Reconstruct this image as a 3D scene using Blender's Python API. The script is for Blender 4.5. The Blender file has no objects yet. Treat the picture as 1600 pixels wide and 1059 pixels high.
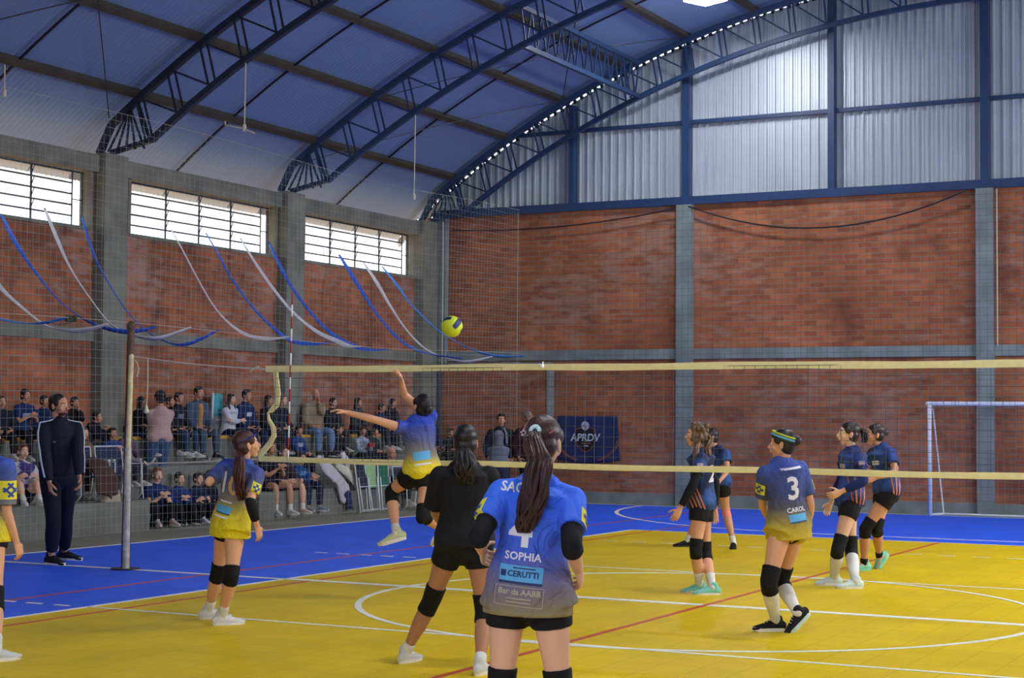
import bpy, bmesh, math, random
import numpy as np
from mathutils import Vector, Matrix
from mathutils.bvhtree import BVHTree
from mathutils import noise as mnoise
random.seed(7)
C = bpy.context.scene.collection
sc = bpy.context.scene
V3 = Vector

# ------------------------------------------------------------------ camera
CP = V3((5.67229, -14.45672, 1.71823)); YAW, PIT, ROL, FPX = -0.480703, 0.0461354, 0.0075987, 2615.825
FW = V3((math.sin(YAW)*math.cos(PIT), math.cos(YAW)*math.cos(PIT), math.sin(PIT)))
_r = V3((math.cos(YAW), -math.sin(YAW), 0)); _u = _r.cross(FW)
RT = _r*math.cos(ROL)+_u*math.sin(ROL); UP = _u*math.cos(ROL)-_r*math.sin(ROL)
cam = bpy.data.cameras.new('camera'); co = bpy.data.objects.new('camera', cam); C.objects.link(co)
m = Matrix((RT, UP, -FW)).transposed().to_4x4(); m.translation = CP
co.matrix_world = m
cam.sensor_fit = 'HORIZONTAL'; cam.sensor_width = 36; cam.lens = FPX*36/1600; cam.clip_end = 200
sc.camera = co
sc.view_settings.view_transform = 'Standard'; sc.view_settings.look = 'None'
sc.view_settings.gamma = 1; sc.view_settings.use_curve_mapping = False
sc.view_settings.exposure = 0.1

# ------------------------------------------------------------------ daylight and lamps
w = bpy.data.worlds.new('overcast_sky'); sc.world = w; w.use_nodes = True
nt = w.node_tree; bg = nt.nodes['Background']; bg.inputs[1].default_value = 3.4
tc = nt.nodes.new('ShaderNodeTexCoord'); sx = nt.nodes.new('ShaderNodeSeparateXYZ'); nt.links.new(tc.outputs['Generated'], sx.inputs[0])
cr = nt.nodes.new('ShaderNodeValToRGB'); nt.links.new(sx.outputs['Z'], cr.inputs[0]); e = cr.color_ramp.elements
e[0].position = 0.0; e[0].color = (.52, .34, .17, 1); e[1].position = .015; e[1].color = (.90, .95, 1.0, 1)
nt.links.new(cr.outputs[0], bg.inputs[0])

def area(name, loc, rot, sx, sy, watt, col=(1, 1, 1)):
    l = bpy.data.lights.new(name, 'AREA'); l.shape = 'RECTANGLE'; l.size = sx; l.size_y = sy; l.energy = watt; l.color = col
    o = bpy.data.objects.new(name, l); o.location = loc; o.rotation_euler = rot; C.objects.link(o); return o
R_ = math.radians
# daylight through the windows of the right-hand wall (outside the frame)
for y, e_ in ((-12, 60), (-7, 60), (-2, 110), (3, 270), (8, 720), (13, 200)):
    area('right_window_daylight', (10.75, y, 4.9), (0, R_(62), 0), 1.0, 3.6, e_, (0.93, 0.96, 1.0))
area('front_fill_light', (2.5, -17.4, 3.6), (R_(80), 0, 0), 9.0, 5.0, 520, (0.95, 0.97, 1.0))  # added fill from the camera side; the front wall has no opening
# daylight of the open eaves and the left-hand windows
for i, y in enumerate((7.95, 12.8, 3.2, -1.8)):
    area('left_window_daylight', (-11.7, y, 5.0), (0, R_(-65), 0), 0.85, 3.6, 16, (0.9, 0.95, 1.0))
_d = FW+RT*((1102-800)/FPX)-UP*((1-529.5)/FPX); _lp = CP+_d*((9.12-CP.z)/_d.z)
LAMPS = [(_lp.x, _lp.y), (3.4, 7.0), (2.7, 1.0), (2.7, -5.5)]
LAMP_Z = 9.12
LAMP_STR = 230

# ------------------------------------------------------------------ helpers
def lin(c):
    return tuple(((x/255)/12.92 if x/255 <= .04045 else ((x/255+.055)/1.055)**2.4) for x in c)
_mc = {}
def mat(name, col, rough=.6, metal=0., bump=0., bscale=60., var=0., vscale=8., emis=None, spec=.5, coat=0.):
    key = (name, col, rough, metal, bump, var, emis)
    if key in _mc: return _mc[key]
    mt = bpy.data.materials.new(name); mt.use_nodes = True; nt = mt.node_tree; b = nt.nodes['Principled BSDF']
    c = lin(col)+(1,)
    b.inputs['Base Color'].default_value = c; b.inputs['Roughness'].default_value = rough; b.inputs['Metallic'].default_value = metal
    b.inputs['Specular IOR Level'].default_value = spec
    if coat: b.inputs['Coat Weight'].default_value = coat
    if emis: b.inputs['Emission Color'].default_value = c; b.inputs['Emission Strength'].default_value = emis
    if var or bump:
        tc = nt.nodes.new('ShaderNodeTexCoord')
    if var:
        n = nt.nodes.new('ShaderNodeTexNoise'); n.inputs['Scale'].default_value = vscale; n.inputs['Detail'].default_value = 4
        nt.links.new(tc.outputs['Object'], n.inputs['Vector'])
        r = nt.nodes.new('ShaderNodeMapRange'); r.inputs[1].default_value = .3; r.inputs[2].default_value = .7
        r.inputs[3].default_value = 1-var; r.inputs[4].default_value = 1+var
        nt.links.new(n.outputs['Fac'], r.inputs[0])
        mx = nt.nodes.new('ShaderNodeVectorMath'); mx.operation = 'SCALE'; mx.inputs[0].default_value = c[:3]
        nt.links.new(r.outputs[0], mx.inputs['Scale']); nt.links.new(mx.outputs[0], b.inputs['Base Color'])
    if bump:
        n2 = nt.nodes.new('ShaderNodeTexNoise'); n2.inputs['Scale'].default_value = bscale; n2.inputs['Detail'].default_value = 3
        nt.links.new(tc.outputs['Object'], n2.inputs['Vector'])
        bp = nt.nodes.new('ShaderNodeBump'); bp.inputs['Strength'].default_value = bump; bp.inputs['Distance'].default_value = .02
        nt.links.new(n2.outputs['Fac'], bp.inputs['Height']); nt.links.new(bp.outputs[0], b.inputs['Normal'])
    _mc[key] = mt
    return mt

def N(nt, typ, **kw):
    n = nt.nodes.new(typ)
    for k, v in kw.items():
        if k in ('op', 'operation'): n.operation = v
        elif isinstance(k, str) and k.startswith('i'): n.inputs[int(k[1:])].default_value = v
        else: setattr(n, k, v)
    return n

def brick_mat(name, axis, stains=True):
    mt = bpy.data.materials.new(name); mt.use_nodes = True; nt = mt.node_tree; b = nt.nodes['Principled BSDF']; L = nt.links.new
    geo = N(nt, 'ShaderNodeNewGeometry'); sp = N(nt, 'ShaderNodeSeparateXYZ'); L(geo.outputs['Position'], sp.inputs[0])
    cb = N(nt, 'ShaderNodeCombineXYZ'); L(sp.outputs['Y' if axis == 'x' else 'X'], cb.inputs[0]); L(sp.outputs['Z'], cb.inputs[1])
    br = N(nt, 'ShaderNodeTexBrick'); br.offset = .5; br.inputs['Scale'].default_value = 1
    br.inputs['Brick Width'].default_value = .26; br.inputs['Row Height'].default_value = .102
    br.inputs['Mortar Size'].default_value = .009; br.inputs['Mortar Smooth'].default_value = .3; br.inputs['Bias'].default_value = -.1
    br.inputs['Color1'].default_value = lin((182, 110, 72))+(1,); br.inputs['Color2'].default_value = lin((146, 86, 60))+(1,)
    br.inputs['Mortar'].default_value = lin((136, 122, 106))+(1,)
    L(cb.outputs[0], br.inputs['Vector'])
    nz = N(nt, 'ShaderNodeTexNoise'); nz.inputs['Scale'].default_value = .55; nz.inputs['Detail'].default_value = 6; nz.inputs['Roughness'].default_value = .65
    L(cb.outputs[0], nz.inputs['Vector'])
    mr = N(nt, 'ShaderNodeMapRange'); mr.inputs[1].default_value = .35; mr.inputs[2].default_value = .65; mr.inputs[3].default_value = .62; mr.inputs[4].default_value = 1.14
    L(nz.outputs['Fac'], mr.inputs[0])
    vm = N(nt, 'ShaderNodeVectorMath'); vm.operation = 'SCALE'; L(br.outputs['Color'], vm.inputs[0]); L(mr.outputs[0], vm.inputs['Scale'])
    # pale efflorescence in brick-shaped patches
    mp = N(nt, 'ShaderNodeMapping'); mp.inputs['Scale'].default_value = (2.2, 7.0, 1); L(cb.outputs[0], mp.inputs[0])
    n2 = N(nt, 'ShaderNodeTexNoise'); n2.inputs['Scale'].default_value = 1.0; n2.inputs['Detail'].default_value = 5; L(mp.outputs[0], n2.inputs['Vector'])
    n3 = N(nt, 'ShaderNodeTexNoise'); n3.inputs['Scale'].default_value = .35; n3.inputs['Detail'].default_value = 2; L(cb.outputs[0], n3.inputs['Vector'])
    ad = N(nt, 'ShaderNodeMath'); ad.operation = 'ADD'; L(n2.outputs['Fac'], ad.inputs[0]); L(n3.outputs['Fac'], ad.inputs[1])
    m2 = N(nt, 'ShaderNodeMapRange'); m2.inputs[1].default_value = 1.04; m2.inputs[2].default_value = 1.22; m2.inputs[4].default_value = .6 if axis == 'x' else .45
    L(ad.outputs[0], m2.inputs[0])
    mx = N(nt, 'ShaderNodeMix'); mx.data_type = 'RGBA'; L(m2.outputs[0], mx.inputs[0]); L(vm.outputs[0], mx.inputs[6]); mx.inputs[7].default_value = lin((168, 142, 128))+(1,)
    # dark damp patches
    n4 = N(nt, 'ShaderNodeTexNoise'); n4.inputs['Scale'].default_value = .8; n4.inputs['Detail'].default_value = 4
    mp4 = N(nt, 'ShaderNodeMapping'); mp4.inputs['Location'].default_value = (7.3, 2.1, 0); L(cb.outputs[0], mp4.inputs[0]); L(mp4.outputs[0], n4.inputs['Vector'])
    m4 = N(nt, 'ShaderNodeMapRange'); m4.inputs[1].default_value = .60; m4.inputs[2].default_value = .70; m4.inputs[4].default_value = .6; L(n4.outputs['Fac'], m4.inputs[0])
    mx2 = N(nt, 'ShaderNodeMix'); mx2.data_type = 'RGBA'; L(m4.outputs[0], mx2.inputs[0]); L(mx.outputs[2], mx2.inputs[6]); mx2.inputs[7].default_value = lin((92, 50, 42))+(1,)
    L(mx2.outputs[2], b.inputs['Base Color']); b.inputs['Roughness'].default_value = .85; b.inputs['Specular IOR Level'].default_value = .25
    bp = N(nt, 'ShaderNodeBump'); bp.inputs['Strength'].default_value = .5; bp.inputs['Distance'].default_value = .01; bp.invert = True
    L(br.outputs['Fac'], bp.inputs['Height']); L(bp.outputs[0], b.inputs['Normal'])
    return mt

def tag(o, label=None, cat=None, group=None, kind=None):
    if label: o['label'] = label
    if cat: o['category'] = cat
    if group: o['group'] = group
    if kind: o['kind'] = kind
    return o
def empty(name, loc, label=None, cat=None, group=None, kind=None):
    o = bpy.data.objects.new(name, None); o.location = loc; o.empty_display_size = .2; C.objects.link(o)
    return tag(o, label, cat, group, kind)

class MB:
    """collects vertices and faces (world coordinates)"""
    def __init__(s): s.v = []; s.f = []; s.mi = []; s.m = 0
    def add(s, vs, fs):
        k = len(s.v); s.v += [tuple(x) for x in vs]; s.f += [tuple(i+k for i in f) for f in fs]; s.mi += [s.m]*len(fs)
    def box(s, a, b):
        x0, x1 = sorted((a[0], b[0])); y0, y1 = sorted((a[1], b[1])); z0, z1 = sorted((a[2], b[2]))
        s.add([(x0, y0, z0), (x1, y0, z0), (x1, y1, z0), (x0, y1, z0), (x0, y0, z1), (x1, y0, z1), (x1, y1, z1), (x0, y1, z1)],
              [(0, 3, 2, 1), (4, 5, 6, 7), (0, 1, 5, 4), (1, 2, 6, 5), (2, 3, 7, 6), (3, 0, 4, 7)])
    def obox(s, c, ax, ay, az):
        c = V3(c); vs = []
        for sz in (-1, 1):
            for sx, sy in ((-1, -1), (1, -1), (1, 1), (-1, 1)): vs.append(c+ax*sx+ay*sy+az*sz)
        s.add(vs, [(0, 3, 2, 1), (4, 5, 6, 7), (0, 1, 5, 4), (1, 2, 6, 5), (2, 3, 7, 6), (3, 0, 4, 7)])
    def bar(s, a, b, wd, ht, up=V3((0, 0, 1))):
        a = V3(a); b = V3(b); d = (b-a); l = d.length
        if l < 1e-6: return
        d /= l; sd = d.cross(up)
        if sd.length < 1e-4: sd = d.cross(V3((1, 0, 0)))
        sd.normalize(); u = sd.cross(d)
        s.obox((a+b)/2, d*l/2, sd*wd/2, u*ht/2)
    def tube(s, pts, rad, side=None, seg=10, cap=True, sides=None, flat=0):
        """flat: 1 = flat start, 2 = flat end, 3 = both"""
        pts = [V3(p) for p in pts]; n = len(pts)
        if not isinstance(rad, (list, tuple)): rad = [rad]*n
        rad = [(r, r) if not isinstance(r, (list, tuple)) else r for r in rad]
        vs = []; fs = []; prev = None; rings = []
        for i in range(n):
            t = (pts[min(i+1, n-1)]-pts[max(i-1, 0)]).normalized()
            sd = V3(sides[i]) if sides else (V3(side) if side is not None else (prev if prev else (V3((0, 0, 1)) if abs(t.z) < .9 else V3((1, 0, 0)))))
            sd = sd-t*sd.dot(t)
            if sd.length < 1e-5: sd = t.orthogonal()
            sd.normalize(); prev = sd; o = t.cross(sd)
            rings.append((pts[i], t, sd, o, rad[i]))
        seq = []
        if cap and not flat & 1:
            p, t, sd, o, r = rings[0]; h = min(r)
            seq.append((p-t*h*.8, sd, o, (r[0]*.35, r[1]*.35))); seq.append((p-t*h*.5, sd, o, (r[0]*.8, r[1]*.8)))
        for p, t, sd, o, r in rings: seq.append((p, sd, o, r))
        if cap and not flat & 2:
            p, t, sd, o, r = rings[-1]; h = min(r)
            seq.append((p+t*h*.5, sd, o, (r[0]*.8, r[1]*.8))); seq.append((p+t*h*.8, sd, o, (r[0]*.35, r[1]*.35)))
        for p, sd, o, r in seq:
            for k in range(seg):
                a = 2*math.pi*k/seg; vs.append(p+sd*r[0]*math.cos(a)+o*r[1]*math.sin(a))
        for i in range(len(seq)-1):
            for k in range(seg):
                a, b = i*seg+k, i*seg+(k+1) % seg; fs.append((a, b, b+seg, a+seg))
        fs.append(tuple(reversed(range(seg)))); fs.append(tuple(range((len(seq)-1)*seg, len(seq)*seg)))
        s.add(vs, fs)
    def ell(s, c, ax, ay, az, seg=16, rings=10):
        c = V3(c); vs = [c+az]; fs = []
        for i in range(1, rings):
            th = math.pi*i/rings
            for k in range(seg):
                a = 2*math.pi*k/seg
                vs.append(c+ax*(math.sin(th)*math.cos(a))+ay*(math.sin(th)*math.sin(a))+az*math.cos(th))
        vs.append(c-az); L = len(vs)-1
        for k in range(seg): fs.append((0, 1+k, 1+(k+1) % seg))
        for i in range(rings-2):
            for k in range(seg):
                a, b = 1+i*seg+k, 1+i*seg+(k+1) % seg; fs.append((a, a+seg, b+seg, b))
        q = 1+(rings-2)*seg
        for k in range(seg): fs.append((q+k, L, q+(k+1) % seg))
        s.add(vs, fs)
    def merge(s, mesh):
        s.add([v.co[:] for v in mesh.vertices], [tuple(p.vertices) for p in mesh.polygons])
    def mesh(s, name, loc=(0, 0, 0), smooth=False):
        me = bpy.data.meshes.new(name); lx, ly, lz = loc
        me.from_pydata([(x-lx, y-ly, z-lz) for x, y, z in s.v], [], s.f)
        if any(s.mi): me.polygons.foreach_set('material_index', s.mi)
        if smooth: me.polygons.foreach_set('use_smooth', [True]*len(me.polygons))
        me.validate(); me.update()
        return me
    def build(s, name, mats, parent=None, smooth=False, loc=None):
        """world-coordinate mesh, stored relative to its parent or to its own centre at the base"""
        if parent is not None: L = parent_loc(parent)
        elif loc is not None: L = loc
        else:
            xs = [v[0] for v in s.v]; ys = [v[1] for v in s.v]; zs = [v[2] for v in s.v]
            L = ((min(xs)+max(xs))/2, (min(ys)+max(ys))/2, min(zs))
        me = s.mesh(name, L, smooth)
        for mm in (mats if isinstance(mats, (list, tuple)) else [mats]): me.materials.append(mm)
        return link(me, name, parent, L)
def parent_loc(p):
    L = V3((0, 0, 0))
    while p is not None: L = L+p.location; p = p.parent
    return tuple(L)
def link(me, name, parent, L):
    o = bpy.data.objects.new(name, me); C.objects.link(o)
    if parent is not None: o.parent = parent
    else: o.location = L
    return o

# scratch scene for baking modifiers
TMP = bpy.data.scenes.new('scratch')
def remesh(mb, voxel, it=4, fac=.5, sub=0):
    me = bpy.data.meshes.new('t'); me.from_pydata(mb.v, [], mb.f)
    o = bpy.data.objects.new('t', me); TMP.collection.objects.link(o)
    r = o.modifiers.new('r', 'REMESH'); r.mode = 'VOXEL'; r.voxel_size = voxel; r.use_smooth_shade = True
    if it:
        q = o.modifiers.new('s', 'SMOOTH'); q.factor = fac; q.iterations = it
    vl = TMP.view_layers[0]; vl.update(); dg = vl.depsgraph
    out = bpy.data.meshes.new_from_object(o.evaluated_get(dg))
    bpy.data.objects.remove(o); bpy.data.meshes.remove(me)
    return out
def mb_of(mesh):
    k = MB(); k.merge(mesh); return k

def pix(px, py, depth):
    return CP+(FW+RT*((px-800)/FPX)-UP*((py-529.5)/FPX))*depth
def ray(px, py): return (FW+RT*((px-800)/FPX)-UP*((py-529.5)/FPX))
def on(px, py, ax, val):
    d = ray(px, py); i = 'XYZ'.index(ax); return CP+d*((val-CP[i])/d[i])
def depth_of(P): return (V3(P)-CP).dot(FW)
FH = V3((FW.x, FW.y, 0)).normalized(); RH = V3((RT.x, RT.y, 0)).normalized(); Z = V3((0, 0, 1))
def yawdir(th): a = R_(th); return FH*math.cos(a)+RH*math.sin(a)

# ------------------------------------------------------------------ materials of the place
M_conc = mat('weathered_concrete', (124, 134, 134), .85, bump=.3, bscale=25, var=.22, vscale=2.5)
M_concl = mat('grimy_concrete', (118, 120, 108), .85, bump=.3, bscale=25, var=.28, vscale=2.2)
M_conc2 = mat('bleacher_concrete', (112, 114, 106), .85, bump=.3, bscale=25, var=.2, vscale=2)
M_apron = mat('apron_concrete', (122, 120, 106), .8, bump=.2, bscale=25, var=.18, vscale=1.5)
M_steel = mat('dark_blue_painted_steel', (34, 60, 98), .45, .0, var=.15, vscale=6)
M_steel2 = mat('blue_black_painted_steel', (26, 38, 60), .5, .0, var=.15, vscale=6)
M_purlin = mat('brown_primed_steel', (66, 60, 48), .6, .0, var=.25, vscale=3)
M_rod = mat('dark_steel_rod', (36, 40, 52), .5, .3)
M_brickx = brick_mat('red_brick_left', 'x'); M_bricky = brick_mat('red_brick_back', 'y')
M_white = mat('white_court_paint', (232, 232, 220), .45)
M_red = mat('red_court_paint', (190, 62, 40), .45)
M_yedge = mat('yellow_edge_paint', (196, 150, 38), .7, var=.2, vscale=9)
M_frame = mat('dark_window_frame', (44, 54, 66), .5, var=.1)
M_rope = mat('cream_rope', (205, 200, 176), .8)

def tile_mat(name, col, col2):
    mt = bpy.data.materials.new(name); mt.use_nodes = True; nt = mt.node_tree; b = nt.nodes['Principled BSDF']; L = nt.links.new
    geo = N(nt, 'ShaderNodeNewGeometry')
    br = N(nt, 'ShaderNodeTexBrick'); br.offset = 0; br.inputs['Scale'].default_value = 1; br.inputs['Brick Width'].default_value = .30
    br.inputs['Row Height'].default_value = .30; br.inputs['Mortar Size'].default_value = .004; br.inputs['Mortar Smooth'].default_value = .5
    c1 = lin(col)+(1,); c2 = lin(col2)+(1,)
    br.inputs['Color1'].default_value = c1; br.inputs['Color2'].default_value = c2
    br.inputs['Mortar'].default_value = tuple(x*.7 for x in c2[:3])+(1,)
    L(geo.outputs['Position'], br.inputs['Vector'])
    nz = N(nt, 'ShaderNodeTexNoise'); nz.inputs['Scale'].default_value = 1.2; nz.inputs['Detail'].default_value = 5; L(geo.outputs['Position'], nz.inputs['Vector'])
    mr = N(nt, 'ShaderNodeMapRange'); mr.inputs[1].default_value = .3; mr.inputs[2].default_value = .7; mr.inputs[3].default_value = .9; mr.inputs[4].default_value = 1.06
    L(nz.outputs['Fac'], mr.inputs[0])
    vm = N(nt, 'ShaderNodeVectorMath'); vm.operation = 'SCALE'; L(br.outputs['Color'], vm.inputs[0]); L(mr.outputs[0], vm.inputs['Scale'])
    L(vm.outputs[0], b.inputs['Base Color']); b.inputs['Roughness'].default_value = .5; b.inputs['Specular IOR Level'].default_value = .12
    n2 = N(nt, 'ShaderNodeTexNoise'); n2.inputs['Scale'].default_value = 9; n2.inputs['Detail'].default_value = 2; L(geo.outputs['Position'], n2.inputs['Vector'])
    bp = N(nt, 'ShaderNodeBump'); bp.inputs['Strength'].default_value = .12; bp.inputs['Distance'].default_value = .02
    L(n2.outputs['Fac'], bp.inputs['Height']); L(bp.outputs[0], b.inputs['Normal'])
    return mt
M_yel = tile_mat('yellow_sport_tile', (220, 188, 6), (214, 182, 5))
M_blu = tile_mat('blue_sport_tile', (44, 102, 244), (40, 96, 234))

# ================================================================== THE HALL
XL, XR, YB, YF = -12.1, 11.0, 16.05, -18.0
CX = -.54
# floor
fl = MB(); fl.box((XL-.4, YF, -.12), (XR+.4, YB+.3, 0)); floor = tag(fl.build('floor', M_apron), kind='structure')
b_ = MB(); b_.box((-9.06, -15.75, 0), (9.06, 15.75, .006)); b_.build('blue_court_surface', M_blu, floor)
b_ = MB(); b_.box((-4.53, -9.04, .006), (4.53, 9.04, .010)); b_.build('yellow_court_surface', M_yel, floor)
ln = MB(); zt = .0125
def strip(mb, x0, y0, x1, y1, wd, z=zt):
    mb.bar((x0, y0, z), (x1, y1, z), wd, .003)
for s in (-1, 1):
    strip(ln, s*9.03, -15.72, s*9.03, 15.72, .06, .008)
    strip(ln, s*4.5, -9.04, s*4.5, 9.04, .055)
    strip(ln, -4.5, s*9.02, 4.5, s*9.02, .05)
    strip(ln, -9.03, s*15.7, 9.03, s*15.7, .06, .008)
strip(ln, -4.5, 0, 4.5, 0, .13); strip(ln, -9.03, 0, -4.5, 0, .085, .0085); strip(ln, 4.5, 0, 9.03, 0, .085, .0085)
for y in (-3, 3):
    strip(ln, -4.5, y, 4.5, y, .05)
    for s in (-1, 1):
        for k in range(5):
            x = s*(4.72+.32*k+.0); strip(ln, x, y, x+s*.17, y, .05, .0085)
for k in range(20):
    if k not in (3, 9): strip(ln, -3.95+.42*k, 6.8, -3.95+.42*k+.2, 6.8, .04)
prev = None
for k in range(97):
    a = 2*math.pi*k/96; q = (.05+3.08*math.cos(a), 3.08*math.sin(a)+0.0)
    if prev: strip(ln, prev[0], prev[1], q[0], q[1], .06, .0127)
    prev = q
for sy in (-1, 1):
    prev = None
    for k in range(61):
        if k <= 30: a = math.pi-(math.pi/2)*k/30; q = (-1.5+5.65*math.cos(a), 15.72-5.9*math.sin(a))
        else: a = math.pi/2-(math.pi/2)*(k-30)/30; q = (1.5+5.65*math.cos(a), 15.72-5.9*math.sin(a))
        if prev: strip(ln, prev[0], sy*prev[1], q[0], sy*q[1], .07, .0085)
        prev = q
ln.build('white_court_lines', M_white, floor)
rd = MB(); strip(rd, -4.16, -9, -4.16, 9, .045, .0122); strip(rd, .15, -9, .15, 9, .05, .0128); strip(rd, 4.3, -9, 4.3, 9, .045, .0122)
strip(rd, -5.5, -12, -5.5, 15.6, .05, .0082); strip(rd, 5.6, -12, 5.6, 15.6, .05, .0082)
strip(rd, -4.16, 9.2, -4.16, 12, .045, .0082)
rd.build('red_court_lines', M_red, floor)

# left wall ---------------------------------------------------------
wall_left = empty('wall_left', (XL, 0, 0), kind='structure')
WIN = [(-8.6, -4.6), (-3.6, .4), (1.45, 5.43), (6.35, 10.32), (11.24, 15.22)]
COLS = [(-9.2-.0, -8.95+.0), (-4.6, -4.05), (.35, .9), (5.52, 6.05), (10.38, 10.93), (15.22, 15.8)]
zb, zt_ = 4.59, 5.46
wb = MB()
wb.box((XL-.2, YF, 0), (XL, YB+.2, zb))
ys = [YF]
for a, b in WIN: ys += [a, b]
ys.append(YB+.2)
for i in range(0, len(ys), 2): wb.box((XL-.2, ys[i], zb), (XL, ys[i+1], zt_))
wb.build('brick_panel', M_brickx, wall_left)
wb = MB(); wb.box((XL-.22, YF, zt_), (XL+.10, YB+.1, 5.73)); wb.build('roof_beam', M_concl, wall_left)
wb = MB(); wb.box((XL-.05, YF, 2.83), (XL+.06, YB, 3.03)); wb.build('tie_beam', M_concl, wall_left)
for a, b in COLS[1:]:
    wb = MB(); wb.box((XL-.1, a, 0), (XL+.22, b, 5.76)); wb.build('column', M_concl, wall_left)
for a, b in WIN:   # concrete reveals
    wb = MB(); wb.box((XL-.21, a, zb-.05), (XL+.02, b, zb+.006)); wb.box((XL-.21, b-.008, zb), (XL+.015, b+.05, zt_)); wb.box((XL-.21, a-.05, zb), (XL+.015, a+.008, zt_)); wb.build('window_reveal', M_concl, wall_left)
# back wall ---------------------------------------------------------
wall_back = empty('wall_back', (0, YB, 0), kind='structure')
wb = MB(); wb.box((XL-.2, YB, .22), (XR+.2, YB+.2, 5.9)); wb.build('brick_panel', M_bricky, wall_back)
wb = MB(); wb.box((XL, YB-.04, 0), (XR, YB+.2, .23)); wb.build('plinth', M_conc, wall_back)
wb = MB(); wb.box((XL, YB-.06, 2.86), (XR, YB+.1, 3.06)); wb.build('tie_beam', M_conc, wall_back)
for a, b in ((-12.1, -11.75), (-6.57, -6.25), (-.8, -.5), (5.2, 5.5), (10.7, 11.0)):
    wb = MB(); wb.box((a, YB-.14, 0), (b, YB+.1, 5.87)); wb.build('column', M_conc, wall_back)
wb = MB(); wb.box((-11.75, YB-.22, 0), (-9.3, YB, 2.66)); wb.build('brick_projection', M_bricky, wall_back)
wb = MB(); wb.box((-11.75, YB-.24, 2.66), (-9.28, YB, 2.82)); wb.box((-9.32, YB-.235, 0), (-9.27, YB, 2.66)); wb.build('projection_cap', M_conc, wall_back)
# gable cladding
def zarc(x, R, cz): return cz+math.sqrt(max(R*R-(x-CX)**2, 0))
RT_R, RT_C = 19.643, -9.71; RB_R, RB_C = 18.649, -9.36; ROOF_R = 19.80
M_clad = mat('galvanised_sheet', (184, 196, 206), .42, .3, bump=.18, bscale=2.2, var=.10, vscale=.8)
gc = MB(); x = XL-1.0; per = .172
xs = []
while x < XR+1.0:
    xs += [(x, 0), (x+.010, .042), (x+.034, .042), (x+.044, 0), (x+.075, 0), (x+.08, .008), (x+.086, 0), (x+.125, 0), (x+.13, .008), (x+.136, 0)]; x += per
vs = []; fs = []
for (x, d) in xs:
    vs += [(x, YB+.16-d, min(5.95, zarc(x, ROOF_R, RT_C)-.3)), (x, YB+.16-d, zarc(x, ROOF_R, RT_C)-.094)]
for i in range(len(xs)-1): fs.append((2*i, 2*i+2, 2*i+3, 2*i+1))
gc.add(vs, fs); gable = gc.build('gable_cladding', M_clad, wall_back)
sol = gable.modifiers.new('t', 'SOLIDIFY'); sol.thickness = .004
wb = MB()
wb.box((XL, YB-.10, 5.87), (XR, YB+.1, 6.03))
for (a, b) in ((-12.0, -6.4), (-6.4, -3.48), (-3.48, -.65), (-.65, 5.3), (5.3, 11)): wb.box((a, YB+.04, 7.48), (b, YB+.12, 7.555))
wb.build('gable_girt', M_steel, wall_back)
for xx, ww in ((-8.88, .1), (-6.4, .15), (-3.48, .12), (-.65, .15), (2.6, .12), (5.3, .15), (8, .1)):
    wb = MB(); wb.box((xx-ww/2, YB-.08, 6.0), (xx+ww/2, YB+.12, zarc(xx, RT_R, RT_C)-.05)); wb.build('gable_post', M_steel, wall_back)
# small dark closure blocks between gable and roof: daylight shows between them
gb = MB(); th = -36.5
while th < 36.5:
    a = R_(th); x = CX+ROOF_R*math.sin(a); z = RT_C+ROOF_R*math.cos(a); t = V3((math.cos(a), 0, -math.sin(a)))
    gb.obox((x, YB+.16, z-.06), t*.034, V3((0, .03, 0)), V3((math.sin(a), 0, math.cos(a)))*.07); th += .478
gb.build('gable_closure_block', M_steel2, wall_back)
# right and front walls (outside the frame, they close the hall)
wr = MB(); wr.box((XR, YF, 0), (XR+.2, YB, 4.4)); wr.box((XR, YF, 5.4), (XR+.2, YB, 5.73))
for a, b in ((-18, -14), (-10.2, -8.9), (-5.2, -3.9), (-.2, 1.1), (4.8, 6.1), (9.8, 11.1), (14.8, 16.05)): wr.box((XR, a, 4.4), (XR+.2, b, 5.4))
tag(wr.build('wall_right', M_brickx), kind='structure')
wf = MB(); wf.box((XL, YF-.2, 0), (XR, YF, 5.9))
vs = []; fs = []
for i in range(25):
    x = XL+(XR-XL)*i/24
    for yy in (YF-.2, YF): vs += [(x, yy, 5.9), (x, yy, zarc(x, ROOF_R, RT_C)-.05)]
for i in range(24):
    k = 4*i; fs += [(k, k+4, k+5, k+1), (k+2, k+3, k+7, k+6), (k+1, k+5, k+7, k+3)]
wf.add(vs, fs); tag(wf.build('wall_front', M_bricky), kind='structure')

# roof -----------------------------------------------------------------
M_roof = bpy.data.materials.new('corrugated_roof_sheet'); M_roof.use_nodes = True
nt = M_roof.node_tree; b = nt.nodes['Principled BSDF']
b.inputs['Base Color'].default_value = lin((122, 148, 190))+(1,); b.inputs['Metallic'].default_value = .25; b.inputs['Roughness'].default_value = .5
rf = MB(); ths = [-39.8+79.6*i/64 for i in range(65)]
yl = []; y = YF; k = 0
while y < YB+.35: yl.append((y, (k % 2)*.022)); y += .055; k += 1
vs = []; fs = []
for (y, d) in yl:
    for t in ths:
        a = R_(t); rr = ROOF_R+d; vs.append((CX+rr*math.sin(a), y, RT_C+rr*math.cos(a)))
n = len(ths)
for i in range(len(yl)-1):
    for j in range(n-1): q = i*n+j; fs.append((q, q+1, q+n+1, q+n))
rf.add(vs, fs); roof = tag(rf.build('ceiling', M_roof), kind='structure')
sol = roof.modifiers.new('t', 'SOLIDIFY'); sol.thickness = .004

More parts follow.
